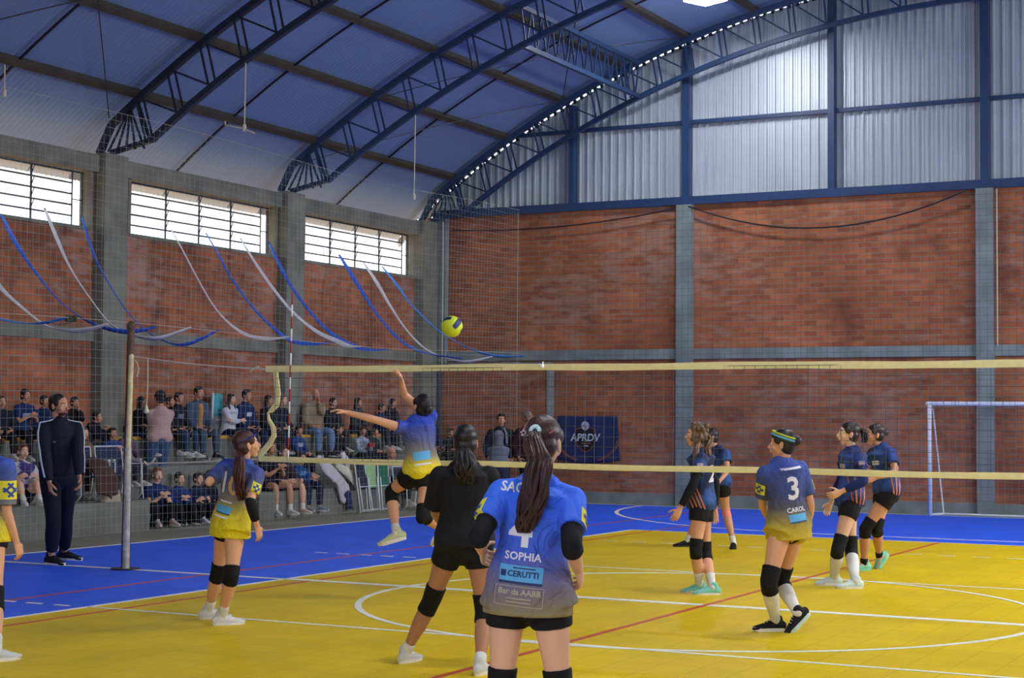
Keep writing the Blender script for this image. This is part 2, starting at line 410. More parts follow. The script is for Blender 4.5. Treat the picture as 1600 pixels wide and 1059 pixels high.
# windows ---------------------------------------------------------------
M_glass = bpy.data.materials.new('frosted_louvre_glass'); M_glass.use_nodes = True
nt = M_glass.node_tree; nt.nodes.remove(nt.nodes['Principled BSDF']); out = nt.nodes['Material Output']
tr = nt.nodes.new('ShaderNodeBsdfTranslucent'); tr.inputs[0].default_value = (.9, .92, .93, 1)
gl = nt.nodes.new('ShaderNodeBsdfTransparent'); gl.inputs[0].default_value = (.96, .97, .98, 1)
mx = nt.nodes.new('ShaderNodeMixShader'); mx.inputs[0].default_value = .5
nt.links.new(tr.outputs[0], mx.inputs[1]); nt.links.new(gl.outputs[0], mx.inputs[2]); nt.links.new(mx.outputs[0], out.inputs[0])
M_clear = bpy.data.materials.new('clear_window_pane'); M_clear.use_nodes = True
nt = M_clear.node_tree; nt.nodes.remove(nt.nodes['Principled BSDF']); out = nt.nodes['Material Output']
gl = nt.nodes.new('ShaderNodeBsdfTransparent'); gl.inputs[0].default_value = (.9, .93, .95, 1)
g2 = nt.nodes.new('ShaderNodeBsdfGlossy'); g2.inputs['Roughness'].default_value = .1; mx = nt.nodes.new('ShaderNodeMixShader'); mx.inputs[0].default_value = .06
nt.links.new(gl.outputs[0], mx.inputs[1]); nt.links.new(g2.outputs[0], mx.inputs[2]); nt.links.new(mx.outputs[0], out.inputs[0])
for wi, (a, b) in enumerate(WIN):
    if b < 0: continue
    wn = empty('window_%d' % (wi-1), (XL-.17, (a+b)/2, zb), kind='structure')
    x = XL-.17
    fr = MB()
    for yy in (a, b): fr.bar((x, yy, zb), (x, yy, zt_), .04, .04)
    for zz in (zb+.01, zt_-.01): fr.bar((x, a, zz), (x, b, zz), .04, .035)
    ia, ib = a+.22, b-.22
    for zz in (zb+.17, zb+.34, zb+.51, zb+.68): fr.bar((x, ia, zz), (x, ib, zz), .03, .022)
    for zz in (zb+.43,):
        fr.bar((x, a, zz), (ia and x, ia, zz), .02, .015); fr.bar((x, ib, zz), (x, b, zz), .02, .015)
    for k in range(5):
        yy = ia+(ib-ia)*k/4; fr.bar((x, yy, zb), (x, yy, zt_), .025 if 0 < k < 4 else .015, .022)
    fr.build('window_frame', M_frame, wn)
    for k in range(4):
        y0 = ia+(ib-ia)*k/4+.02; y1 = ia+(ib-ia)*(k+1)/4-.02
        for j in range(5):
            z0 = zb+.17*j+.015; z1 = z0+.145
            tilt = 0 if j == 0 else .09+.03*((k*7+j*3+wi) % 3)/2
            g = MB(); vs = [(x-tilt, y0, z0), (x-tilt, y1, z0), (x, y1, z1), (x, y0, z1)]
            vs += [(p[0]-.005, p[1], p[2]) for p in vs]
            g.add(vs, [(0, 1, 2, 3), (7, 6, 5, 4), (0, 4, 5, 1), (1, 5, 6, 2), (2, 6, 7, 3), (3, 7, 4, 0)])
            g.build('louvre_pane', M_glass if j > 0 else M_clear, wn)
            if j and k > 0:   # opening lever
                g = MB(); g.bar((x+.01, y0-.02, z0+.02), (x+.03, y0+.015, z1), .012, .012); g.build('louvre_lever', M_frame, wn)
# bleachers -------------------------------------------------------------
bl = empty('concrete_bleachers', (-11.3, 0, 0), 'grey stepped concrete bleachers with a yellow top edge along the left wall', 'bleachers')
wb = MB(); wb.box((-11.12, YF+.1, 0), (-10.5, 5.05, .45)); wb.box((-11.12, 7.75, 0), (-10.5, 15.6, .45)); wb.build('lower_tier', M_conc2, bl)
wb = MB(); wb.box((-11.57, YF+.1, 0), (-11.12, 15.6, .9)); wb.build('middle_tier', M_conc2, bl)
wb = MB(); wb.box((XL+.01, YF+.1, 0), (-11.55, 15.2, 1.33)); wb.build('upper_tier', M_conc2, bl)
wb = MB(); wb.box((-11.62, YF+.1, 1.31), (-11.545, 15.2, 1.36)); wb.build('yellow_edge', M_yedge, bl)

# trusses ---------------------------------------------------------------
def tpt(th): a = R_(th); return CX+RT_R*math.sin(a), RT_C+RT_R*math.cos(a)
def bpt_x(x): return x, zarc(x, RB_R, RB_C)
TH0, DTH = -33.75, 4.18
def truss(Y, label, steel):
    t = empty('roof_truss', (CX, Y, 5.7), label, 'roof truss', 'arched roof trusses')
    tc = MB(); pts = [(CX-11.70, 5.80)]+[(*tpt(-35.7+71.4*i/58),) for i in range(59)]+[(CX+11.70, 5.80)]
    for i in range(60): tc.bar((pts[i][0], Y, pts[i][1]), (pts[i+1][0], Y, pts[i+1][1]), .09, .10)
    tc.build('top_chord', steel, t)
    bc = MB(); xb = 10.66
    P = [(-xb+2*xb*i/56) for i in range(57)]; P = [bpt_x(CX+q) for q in P]
    for i in range(56): bc.bar((P[i][0], Y, P[i][1]), (P[i+1][0], Y, P[i+1][1]), .09, .09)
    bc.bar((CX-11.46, Y, 5.80), (P[0][0], Y, P[0][1]), .09, .07); bc.bar((P[-1][0], Y, P[-1][1]), (CX+11.46, Y, 5.80), .09, .07)
    bc.build('bottom_chord', steel, t)
    k = 0; nodes = []
    while TH0+DTH/2*k < 34.2:
        xt, ztp = tpt(TH0+DTH/2*k); xbt, zbt = bpt_x(xt-.02*(xt-CX))
        nodes.append((xt, ztp, xbt, zbt)); k += 1
    for i, (xt, z1, xb_, z0) in enumerate(nodes):
        s = MB()
        for dy in (-.045, .045): s.bar((xt+dy*.9, Y+dy, z1), (xb_+dy*.9, Y+dy, z0), .022, .03)
        s.build('strut', steel, t)
        if i < len(nodes)-1 and xt < CX-.3:
            nx = nodes[i+1]; s = MB(); s.bar((xt, Y, z1), (nx[2], Y, nx[3]), .03, .03); s.build('diagonal_brace', steel, t)
        elif i < len(nodes)-1:
            nx = nodes[i+1]; s = MB(); s.bar((xb_, Y, z0), (nx[0], Y, nx[1]), .03, .03); s.build('diagonal_brace', steel, t)
    for sgn in (-1, 1):   # fan at the support
        bx, bz = CX+sgn*11.3, 5.82
        for k in range(5):
            tx, tz = tpt(sgn*34.4); s = MB(); s.bar((CX+sgn*(11.52-.18*k), Y, 5.82), (tx, Y, tz), .028, .028); s.build('fan_strut', steel, t)
        tx, tz = tpt(sgn*33.9); s = MB(); s.bar((tx, Y, tz), (CX-sgn*-10.68, Y, 5.92), .04, .04); s.build('fan_strut', steel, t)
    return t
truss(5.78, 'dark steel arched lattice truss landing on the column left of the middle window', M_steel2)
truss(10.66, 'blue steel arched lattice truss landing on the column right of the middle window', M_steel)
truss(15.75, 'blue steel arched lattice truss standing against the metal gable', M_steel)
truss(.62, 'steel arched lattice truss above the net, outside the left edge of view', M_steel2); truss(-4.3, 'steel arched lattice truss nearest the camera, outside the view', M_steel2)
# purlins
PUR = []
for k in range(17):
    a = R_(TH0+DTH*k); r = RT_R+.09; PUR.append((CX+r*math.sin(a), RT_C+r*math.cos(a), a))
desc = ['lowest', 'second lowest', 'third lowest', 'fourth lowest', 'fifth lowest', 'sixth lowest', 'seventh lowest']
for k, (x, z, a) in enumerate(PUR):
    s = MB(); tx = V3((math.cos(a), 0, -math.sin(a))); nz = V3((math.sin(a), 0, math.cos(a)))
    s.obox((x, (YF+YB)/2, z), tx*.055, V3((0, (YB-YF)/2, 0)), nz*.055)
    lab = (desc[k]+' brown steel purlin above the windowed left wall') if k < 7 else 'brown steel purlin %s of the roof ridge, outside the view' % ['over the centre', 'just right', 'second to the right', 'third to the right', 'fourth to the right', 'fifth to the right', 'sixth to the right', 'seventh to the right', 'eighth to the right', 'lowest to the right'][k-7]
    tag(s.build('roof_purlin', M_purlin), lab, 'purlin', 'roof purlins')
# lattice girder between the second and third trusses
lg = empty('lattice_girder', (-7.15, 13.2, 7.9), 'blue lattice girder joining the last two trusses high under the roof', 'girder')
x0 = -7.3; zt2 = zarc(x0, RT_R, RT_C)-.03; zb2_ = zarc(x0, RB_R, RB_C)
s = MB(); s.bar((x0, 10.66, zt2), (x0, 15.75, zt2), .08, .08); s.build('top_chord', M_steel, lg)
s = MB(); s.bar((x0, 10.66, zb2_+.02), (x0, 15.75, zb2_+.02), .08, .08); s.build('bottom_chord', M_steel, lg)
for k in range(13):
    y = 10.66+5.09*k/13; s = MB(); s.bar((x0, y, zt2), (x0, y+.2, zb2_), .028, .028); s.build('strut', M_steel, lg)
    s = MB(); s.bar((x0, y+.2, zb2_), (x0, y+.39, zt2), .024, .024); s.build('diagonal_brace', M_steel, lg)
# sag rods at mid bay and crossed wind braces
def arcpts(t0, t1, R, cz, n=40): return [(CX+R*math.sin(R_(t0+(t1-t0)*i/n)), cz+R*math.cos(R_(t0+(t1-t0)*i/n))) for i in range(n+1)]
for y, wh in ((3.2, 'at the far left of the roof'), (8.2, 'between the first two trusses'), (13.15, 'between the last two trusses')):
    s = MB(); P = arcpts(-38.6, 38.6, ROOF_R-.06, RT_C)
    for i in range(len(P)-1): s.bar((P[i][0], y, P[i][1]), (P[i+1][0], y, P[i+1][1]), .03, .03)
    tag(s.build('sag_rod', M_rod), 'thin dark sag rod curving under the roof '+wh, 'sag rod')
def rod(a, b, lab):
    s = MB(); n = 8
    for i in range(n):
        pa = V3(a).lerp(V3(b), i/n); pb = V3(a).lerp(V3(b), (i+1)/n); sag = lambda t: -.25*4*t*(1-t)*0
        def sf(p):  # follow the arc just under the purlins
            return V3((p.x, p.y, zarc(p.x, RT_R, RT_C)+.0))
        s.bar(sf(pa), sf(pb), .016, .016)
    tag(s.build('wind_brace', M_rod), lab, 'brace')
rod((-11.9, 5.6, 0), (-8.2, .8, 0), 'thin wind brace rod rising leftwards from the first column head')
rod((-11.9, .8, 0), (-8.2, 5.6, 0), 'thin wind brace rod crossing the roof bay at far left')
rod((-11.9, 10.8, 0), (-8.9, 15.6, 0), 'thin wind brace rod in the last roof bay, low one')
rod((-10.2, 10.8, 0), (-6.2, 15.6, 0), 'thin wind brace rod in the last roof bay, high one')
rod((-8.9, 15.6, 0), (-6.2, 10.8, 0), 'thin wind brace rod leaning across the last roof bay')
# ceiling lamps ----------------------------------------------------------
M_lamp = mat('lit_lamp_panel', (250, 250, 255), emis=LAMP_STR)
M_house = mat('lamp_housing', (70, 74, 84), .4, .5)
for k, (x, y) in enumerate(LAMPS):
    LAMP_Z = 9.12 if k == 0 else 8.3
    lab = 'square glowing flood lamp hanging under the roof at the top edge of the picture' if k == 0 else 'square flood lamp under the roof, outside the view, %s' % ['', 'right of the lit one', 'above the net', 'nearest the camera'][k]
    t = empty('ceiling_lamp', (x, y, LAMP_Z), lab, 'lamp', 'ceiling flood lamps'); zc = LAMP_Z
    d1 = V3((math.cos(1.15), math.sin(1.15), 0)); d2 = V3((-math.sin(1.15), math.cos(1.15), 0))
    s = MB(); s.obox((x, y, zc+.06), d1*.29, d2*.29, Z*.05); s.build('housing', M_house, t)
    s = MB(); s.obox((x, y, zc+.0), d1*.27, d2*.27, Z*.008); s.build('light_panel', M_lamp, t)
    s = MB(); s.bar((x, y, zc+.1), (x, y, zarc(x, RT_R, RT_C)), .02, .02); s.build('hanger', M_house, t)

# ------------------------------------------------------------------ ropes and cables
M_cable = mat('black_cable', (34, 30, 32), .7)
def rope(name, pts, r, m_, label, cat):
    s = MB(); s.tube(pts, r, seg=6); tag(s.build(name, m_, smooth=True), label, cat); return s
def cat_pts(a, b, sag, n=16):
    a = V3(a); b = V3(b); return [a.lerp(b, i/n)-Z*sag*4*(i/n)*(1-i/n) for i in range(n+1)]
rope('hanging_cable', cat_pts((-6.3, 15.9, 5.83), (-.95, 15.9, 5.85), .55), .016, M_cable, 'black cable sagging across the brick between the two middle columns', 'cable')
rope('hanging_cable', cat_pts((-11.6, 15.9, 5.6), (-6.6, 15.9, 5.8), .14), .013, M_cable, 'black cable sagging slightly across the brick left of the middle column', 'cable')
rope('conduit_pipe', [(-.44, 15.98, 3.05), (-.44, 15.98, 5.85)], .014, M_rope, 'thin pale conduit running up beside the right concrete column', 'pipe')
def pendant(px, y0, y1, Y, label, extra=None):
    X = on(px, y0, 'Y', Y); top = X; bot = on(px-2, y1, 'Y', Y)
    s = MB(); s.tube([top, top.lerp(bot, .5), bot], .010, seg=6)
    s.tube([bot+Z*.02, bot-Z*.05], .03, seg=6)
    if extra: 
        for q in extra: s.tube([V3(q[0]), V3(q[1])], .012, seg=6)
    tag(s.build('hanging_rope', M_rope, smooth=True), label, 'rope')
a = on(352, 195, 'Y', 5.78); b2 = on(378, 200, 'Y', 5.78); c2 = on(398, 208, 'Y', 5.78)
pendant(384, 98, 198, 5.78, 'pale rope with a knotted end hanging from the first truss', [(a, b2), (b2, c2), (a, a+Z*.05)])
pendant(649, 180, 306, 10.66, 'pale rope hanging straight down from the second truss')
pendant(9, -20, 144, 3.0, 'pale rope hanging in the top left corner of the picture')
# ------------------------------------------------------------------ protective netting
M_cord = mat('grey_net_cord', (150, 158, 156), .8)
M_cord2 = mat('dark_net_cord', (58, 58, 60), .8)
def prism(mb, a, b, r):
    a = V3(a); b = V3(b); d = (b-a).normalized(); sd = d.orthogonal().normalized(); o = d.cross(sd)
    vs = []
    for p in (a, b):
        for k in range(3):
            t = 2*math.pi*k/3; vs.append(p+sd*r*math.cos(t)+o*r*math.sin(t))
    mb.add(vs, [(0, 1, 4, 3), (1, 2, 5, 4), (2, 0, 3, 5)])
def grid_net(mb, P, u0, u1, du, v0, v1, dv, r, nseg=3):
    """P(u, v) gives a world point"""
    n = int(round((u1-u0)/du)); m_ = int(round((v1-v0)/dv))
    for i in range(n+1):
        u = u0+(u1-u0)*i/n
        for k in range(nseg): prism(mb, P(u, v0+(v1-v0)*k/nseg), P(u, v0+(v1-v0)*(k+1)/nseg), r)
    for j in range(m_+1):
        v = v0+(v1-v0)*j/m_; K = nseg*5
        for k in range(K): prism(mb, P(u0+(u1-u0)*k/K, v), P(u0+(u1-u0)*(k+1)/K, v), r)
sn = empty('side_safety_net', (-9.7, 5, 0), 'fine pale safety netting hung between the court and the bleachers', 'safety net')
s = MB(); P = lambda u, v: V3((-9.7+.05*math.sin(u*.8+v*.5), u, v+.05*math.sin(u*.5)))
grid_net(s, P, -3.0, 15.25, .112, .04, 5.8, .112, .0016); s.build('netting', M_cord, sn)
s = MB(); s.tube([P(-3+18.25*i/30, 5.8) for i in range(31)], .0022, seg=6); s.build('top_rope', M_rope, sn, smooth=True)
s = MB(); s.tube([P(-3+18.25*i/30, 2.93) for i in range(31)], .0025, seg=6); s.build('middle_rope', M_rope, sn, smooth=True)
s = MB(); s.tube([(-9.7, 15.25, .05), (-9.7, 15.25, 5.8)], .0035, seg=6); s.build('corner_rope', M_rope, sn, smooth=True)
bn = empty('back_safety_net', (0, 15.3, 0), 'fine dark safety netting hung in front of the brick back wall', 'safety net')
s = MB(); P2 = lambda u, v: V3((u, 15.3+.05*math.sin(u*.7), v))
grid_net(s, P2, -9.7, 9.0, .125, .3, 5.8, .125, .0021, 2); s.build('netting', M_cord2, bn)
rope('corner_pipe', [(-11.72, 15.75, 2.75), (-11.72, 15.75, 5.75)], .012, M_rope, 'thin white pipe running down the far left brick corner', 'pipe')

# ------------------------------------------------------------------ volleyball net
M_tape = mat('cream_net_tape', (238, 229, 162), .6, var=.05, vscale=20)
M_vnet = mat('black_net_cord', (72, 74, 78), .7)
nx0, nx1, zt3, zb3 = -4.78, 5.2, 2.194, 1.247
vn = empty('volleyball_net', (0, 0, zb3), 'long volleyball net with cream tapes stretched across the court', 'net')
sagt = lambda x: -.012*math.cos((x)/5*1.4)
def netP(u, v): return V3((u, .012*math.sin(u*2.1+v*3), zb3+(zt3-zb3)*v+.006*math.sin(u*3.3)*(1-abs(2*v-1))))
s = MB(); grid_net(s, netP, nx0+.12, nx1, .1, 0, 1, .1, .0027, 5); s.build('net_mesh', M_vnet, vn)
def tape(z0, h, x0, nm):
    s = MB(); n = 90; vs = []; fs = []
    for i in range(n+1):
        x = x0+(nx1-x0)*i/n; dz = .004*math.sin(x*2.3); hh = h/2*(1+.06*math.sin(x*5.1)); yy = .012*math.sin(x*1.7)
        vs += [(x, yy-.012, z0-hh+dz), (x, yy-.014, z0+dz), (x, yy-.010, z0+hh+dz), (x, yy+.010, z0+hh+dz), (x, yy+.014, z0+dz), (x, yy+.012, z0-hh+dz)]
    for i in range(n):
        for k in range(6): a = 6*i+k; b = 6*i+(k+1) % 6; fs.append((a, a+6, b+6, b))
    fs += [(0, 1, 2, 3, 4, 5), tuple(6*n+k for k in (5, 4, 3, 2, 1, 0))]
    s.add(vs, fs); return s.build(nm, M_tape, vn, smooth=False)
tape(zt3, .064, nx0, 'top_tape'); tape(zb3, .055, -4.85, 'bottom_tape')
side = [on(px, py, 'Y', 0) for px, py in ((430, 578), (432, 595), (434, 615), (432, 632), (424, 641), (419, 645), (420, 655), (427, 668), (428, 680), (422, 692), (412, 704), (404, 712))]
s = MB(); s.tube(side, [(.035, .006), (.035, .008), (.04, .008), (.04, .01), (.03, .012), (.012, .012), (.022, .012), (.032, .01), (.035, .008), (.035, .008), (.035, .008), (.035, .008)], side=(1, 0, 0), seg=10); s.build('side_tape', M_tape, vn, smooth=True)
M_ant_r = mat('red_fibreglass', (176, 40, 44), .4); M_ant_w = mat('white_fibreglass', (232, 232, 228), .4)
an = empty('net_antenna', (-4.5, 0, 1.2), 'red and white banded antenna rod at the left side of the net', 'antenna')
a0 = on(450, 722, 'Y', -.02); a1 = on(457, 457, 'Y', -.02)
for k in range(14):
    p, q = a0.lerp(a1, k/14), a0.lerp(a1, (k+1)/14); s = MB(); s.tube([p, q], .009, seg=8, cap=False); s.build('band', M_ant_r if k % 2 else M_ant_w, an, smooth=True)
# left post
M_rust = mat('rusty_brown_paint', (84, 66, 48), .7, bump=.3, bscale=30, var=.3, vscale=14)
M_cream = mat('chipped_cream_paint', (206, 196, 150), .6, bump=.2, bscale=30, var=.25, vscale=12)
M_pale = mat('worn_grey_white_paint', (176, 172, 158), .6, bump=.2, bscale=30, var=.3, vscale=14)
pt = empty('net_post', (-6.65, 0, 0), 'tall chipped cream and rust net post at the left of the court', 'post')
pb = on(196, 890, 'Y', 0); pb.z = 0; pm = on(200, 700, 'Y', 0); ptp = on(205, 512, 'Y', 0); pu = on(205, 556, 'Y', 0)
s = MB(); s.tube([pb+Z*.01, pm, ptp], [.05, .045, .042], seg=14); s.build('pole', M_rust, pt, smooth=True)
s = MB(); off = V3((.022, -.022, 0)); s.tube([pb+off+Z*.02, pb.lerp(pm, .5)+off, pm+off], [.040, .038, .036], seg=12); s.build('pale_sleeve', M_pale, pt, smooth=True)
s = MB(); s.tube([pm+off+Z*.02, pm.lerp(pu, .5)+off, pu+off], [.030, .029, .028], seg=12); s.build('cream_tensioner', M_cream, pt, smooth=True)
s = MB(); s.tube([pb+Z*.012, pb+Z*.02], .16, seg=20, cap=False); s.build('base_plate', mat('black_base_plate', (30, 28, 34), .5), pt)
s = MB(); s.tube([ptp, ptp+Z*.03], .05, seg=14); s.build('cap', M_rust, pt, smooth=True)
rope('net_rope', cat_pts(pu, (nx0, 0, zt3), .02), .0065, M_rope, 'thin pale rope running from the net post to the top of the net', 'rope')
rope('net_rope', cat_pts(on(201, 724, 'Y', 0), (-4.85, 0, zb3), .01)+[], .008, M_rope, 'pale rope tying the bottom of the net to the post', 'rope')
rope('dangling_cord', [on(x, y, 'Y', -.05) for x, y in ((231, 560), (231, 600), (229, 634))], .005, M_rope, 'pale cord with a tassel hanging beside the net post', 'cord')
s = MB(); q = on(229, 632, 'Y', -.05); s.tube([q, q-Z*.05, q-Z*.075], [.006, .02, .03], seg=8); tag(s.build('rope_tassel', M_rope, smooth=True), 'pale frayed tassel at the end of the cord beside the post', 'tassel')
rope('dangling_cord', [on(x, y, 'Y', -.06) for x, y in ((208, 562), (214, 566), (217, 576), (214, 588))], .006, M_rope, 'short pale looped cord near the top of the net post', 'cord')
rope('dangling_cord', [on(x, y, 'Y', -.06) for x, y in ((222, 722), (222, 750), (224, 778))], .006, M_rope, 'pale cord hanging down beside the foot half of the post', 'cord')
rope('rope_knot', [on(x, y, 'Y', -.04) for x, y in ((226, 721), (231, 727), (238, 722), (242, 716))], .011, M_rope, 'pale knot in the rope below the net beside the post', 'knot')
rope('rope_tail', [on(x, y, 'Y', -.04) for x, y in ((404, 573), (396, 576), (391, 580))], .012, M_rope, 'short white rope tail at the upper left corner of the net', 'rope')
s = MB(); q = V3(on(847, 572, 'Y', -.03)); s.ell(q, V3((.022, 0, 0)), V3((0, .02, 0)), V3((0, 0, .02))); s.tube([q, q+V3((.01, 0, .04))], .007, seg=6); s.tube([q, q+V3((-.03, 0, .02))], .007, seg=6)
tag(s.build('white_tape_spot', mat('bright_white', (250, 250, 250), .25), smooth=True), 'small bright white spot on the top tape of the net', 'clip')  # white spot on the tape, built as a small solid shape
# ------------------------------------------------------------------ goal
M_goal = mat('white_goal_paint', (214, 224, 240), .4)
M_gnet = mat('brown_goal_net', (150, 128, 110), .8)
gl_ = empty('futsal_goal', (0, 15.5, 0), 'white futsal goal frame against the back wall behind the players', 'goal')
for sx in (-1, 1):
    s = MB(); s.tube([(sx*1.54, 15.52, 0), (sx*1.54, 15.52, 2.04)], .04, seg=14, cap=False); s.build('goal_post', M_goal, gl_, smooth=True)
    s = MB(); s.tube([(sx*1.54, 15.52, 2.0), (sx*1.50, 15.60, 1.9), (sx*1.38, 15.84, .1), (sx*1.38, 15.86, .02)], .014, seg=8); s.build('back_stay', M_goal, gl_, smooth=True)
    s = MB(); s.tube([(sx*1.54, 15.52, .03), (sx*1.38, 15.86, .03)], .02, seg=8); s.build('ground_bar', M_goal, gl_, smooth=True)
s = MB(); s.tube([(-1.58, 15.52, 2.0), (1.58, 15.52, 2.0)], .04, seg=14); s.build('crossbar', M_goal, gl_, smooth=True)
s = MB(); s.tube([(-1.38, 15.86, .03), (1.38, 15.86, .03)], .02, seg=8); s.build('rear_bar', M_goal, gl_, smooth=True)
s = MB(); Pg = lambda u, v: V3((u, 15.54+.34*(1-v/2)**.6+.03*math.sin(u*6+v*4), v+.02*math.sin(u*9)))
grid_net(s, Pg, -1.48, 1.48, .12, .03, 1.98, .12, .003, 10); s.build('goal_net', M_gnet, gl_)

# ------------------------------------------------------------------ ball
bc_ = V3((-2.53, -.02, 2.603)); r = .107
bm = bmesh.new(); bmesh.ops.create_icosphere(bm, subdivisions=5, radius=r)
rotm = Matrix.Rotation(.5, 3, 'Z') @ Matrix.Rotation(.9, 3, 'X')
me = bpy.data.meshes.new('volleyball')
for f in bm.faces:
    f.smooth = True; d = rotm @ f.calc_center_median().normalized(); a = [abs(d.x), abs(d.y), abs(d.z)]; i = a.index(max(a))
    t = d[(i+1) % 3]/a[i]; f.material_index = 1 if (abs(t) < .30 and i != 2) else 0
for v in bm.verts:
    d = rotm @ v.co.normalized(); a = [abs(d.x), abs(d.y), abs(d.z)]; i = a.index(max(a)); t = abs(d[(i+1) % 3]/a[i])
    if abs(t-.33) < .03: v.co *= .985
bm.to_mesh(me); bm.free()
me.materials.append(mat('lime_yellow_leather', (206, 220, 30), .5)); me.materials.append(mat('dark_blue_leather', (34, 48, 92), .5))
bo = bpy.data.objects.new('volleyball', me); bo.location = bc_; C.objects.link(bo); tag(bo, 'lime yellow volleyball with dark blue panels in the air above the net', 'ball')

# ------------------------------------------------------------------ streamers
M_sb = mat('blue_fabric_ribbon', (28, 84, 190), .7, var=.1, vscale=5); M_sb2 = mat('sky_blue_fabric_ribbon', (40, 130, 220), .7, var=.1, vscale=5)
M_sw = mat('white_fabric_ribbon', (196, 194, 200), .75, var=.08, vscale=5)
def streamer(path, m_, label, wd=.115, X1=-9.72):
    """path: photo points from the window (wall) down to the net; depth runs evenly from wall to net"""
    n = len(path); pts = []
    for i, (px, py) in enumerate(path):
        t = (i/(n-1)); x = -11.86+( X1+11.86)*(t**.9); pts.append(on(px, py, 'X', x))
    # smooth the polyline
    q = []
    for i in range(len(pts)-1):
        p0, p1, p2, p3 = pts[max(i-1, 0)], pts[i], pts[i+1], pts[min(i+2, len(pts)-1)]
        for k in range(6):
            t = k/6; q.append(.5*((2*p1)+(-p0+p2)*t+(2*p0-5*p1+4*p2-p3)*t*t+(-p0+3*p1-3*p2+p3)*t**3))
    q.append(pts[-1]); s = MB(); vs = []; fs = []
    for i, p in enumerate(q):
        t = i/(len(q)-1); wdt = wd*(.3+.7*min(1, 6*t, 6*(1-t)))*(.8+.25*math.sin(7*t+len(path)))
        d = (q[min(i+1, len(q)-1)]-q[max(i-1, 0)]).normalized(); tw = .5*math.sin(3*t+px*.01)
        sd = (V3((0, 1, 0))*math.cos(tw)+V3((.3, 0, 1))*math.sin(tw)); sd = (sd-d*sd.dot(d)).normalized(); nn = d.cross(sd)*.004
        for o in (sd*wdt/2+nn, nn*3, -sd*wdt/2+nn, -sd*wdt/2-nn, nn*1.2-nn*2, sd*wdt/2-nn): vs.append(p+o)
    for i in range(len(q)-1):
        for k in range(6): a = 6*i+k; b = 6*i+(k+1) % 6; fs.append((a, b, b+6, a+6))
    fs += [(5, 4, 3, 2, 1, 0), tuple(6*(len(q)-1)+k for k in range(6))]
    s.add(vs, fs); tag(s.build('fabric_streamer', m_, smooth=True), label, 'streamer', 'fabric streamers draped from the windows')
streamer([(-60, 320), (-30, 400), (0, 448), (40, 485), (70, 507), (100, 516), (135, 515), (169, 506)], M_sw, 'white streamer entering at the left edge, its end left of the post')
streamer([(-90, 430), (-60, 470), (-20, 492), (0, 498), (35, 505), (70, 504), (104, 496)], M_sb2, 'blue streamer whose end reaches the small dark knot at far left', .11)
streamer([(2, 336), (22, 375), (48, 415), (85, 462), (120, 492), (160, 511), (200, 518), (245, 511)], M_sb, 'blue streamer hanging from the left window, leftmost one')
streamer([(70, 326), (88, 370), (108, 415), (140, 465), (175, 508), (215, 525), (250, 528), (299, 511)], M_sw, 'white streamer hanging from the left window')
streamer([(129, 340), (142, 385), (160, 425), (190, 475), (218, 508), (250, 530), (290, 538), (343, 515)], M_sb, 'blue streamer hanging from the right end of the left window')
streamer([(268, 360), (285, 390), (306, 430), (332, 475), (358, 505), (388, 524), (420, 529), (452, 526)], M_sw, 'white streamer hanging from the left half of the middle window', .13)
streamer([(322, 365), (340, 395), (362, 435), (395, 480), (428, 513), (455, 532), (485, 537), (515, 535)], M_sb, 'blue streamer hanging from the centre of the middle window')
streamer([(376, 373), (400, 412), (430, 455), (460, 490), (495, 518), (525, 532), (545, 541), (564, 541)], M_sw, 'white streamer hanging from the right half of the middle window', .13)
streamer([(420, 378), (435, 410), (457, 450), (485, 487), (515, 518), (545, 537), (575, 546), (607, 546)], M_sb, 'blue streamer hanging from the right corner of the middle window')
streamer([(530, 398), (550, 430), (575, 470), (600, 505), (630, 535), (660, 550), (690, 556), (722, 560)], M_sb, 'blue streamer hanging from the left half of the right window')
streamer([(568, 410), (588, 440), (610, 478), (635, 515), (665, 545), (700, 560), (730, 565), (770, 557)], M_sw, 'white streamer hanging from the middle of the right window', .10)
streamer([(597, 416), (620, 445), (645, 478), (680, 512), (715, 535), (755, 552), (790, 557), (820, 556)], M_sb2, 'thin blue streamer hanging from the right end of the right window', .08)
s = MB(); q = on(108, 498, 'X', -9.74); s.ell(q, V3((0, .07, 0)), V3((.04, 0, 0)), V3((0, 0, .06))); s.ell(q+V3((.02, .08, .01)), V3((0, .04, 0)), V3((.03, 0, 0)), V3((0, 0, .05)))
tag(s.build('knotted_bow', mat('dark_olive_fabric', (58, 62, 30), .8, var=.4, vscale=30), smooth=True), 'small dark green knotted bow on the netting left of the post', 'bow')

# ------------------------------------------------------------------ banner on the back wall
bnr = empty('team_banner', (-8.45, 15.95, .88), 'dark navy cloth banner reading APRDV hung on the brick back wall', 'banner')
bx0, bx1, bz0, bz1 = -9.12, -7.80, .86, 1.745; by = 15.93
def ripple(x, z): return .012*math.sin(x*9+z*3)+.008*math.sin(x*4-z*7)
s = MB(); vs = []; fs = []; nu, nv = 40, 26
for j in range(nv+1):
    for i in range(nu+1):
        u = i/nu; v = j/nv; z = bz0+(bz1-bz0)*v-.06*math.sin(u*math.pi)*(1-v)+.05*u*v*0; x = bx0+(bx1-bx0)*u+.10*max(0, u-.8)/.2*(1-v)*.5
        vs.append((x, by+ripple(x, z), z))
for j in range(nv):
    for i in range(nu): a = j*(nu+1)+i; fs.append((a, a+1, a+nu+2, a+nu+1))
s.add(vs, fs); bc2 = s.build('banner_cloth', mat('dark_navy_banner_cloth', (26, 42, 92), .7, bump=.3, bscale=9, var=.1, vscale=5), bnr, True); q = bc2.modifiers.new('t', 'SOLIDIFY'); q.thickness = .004
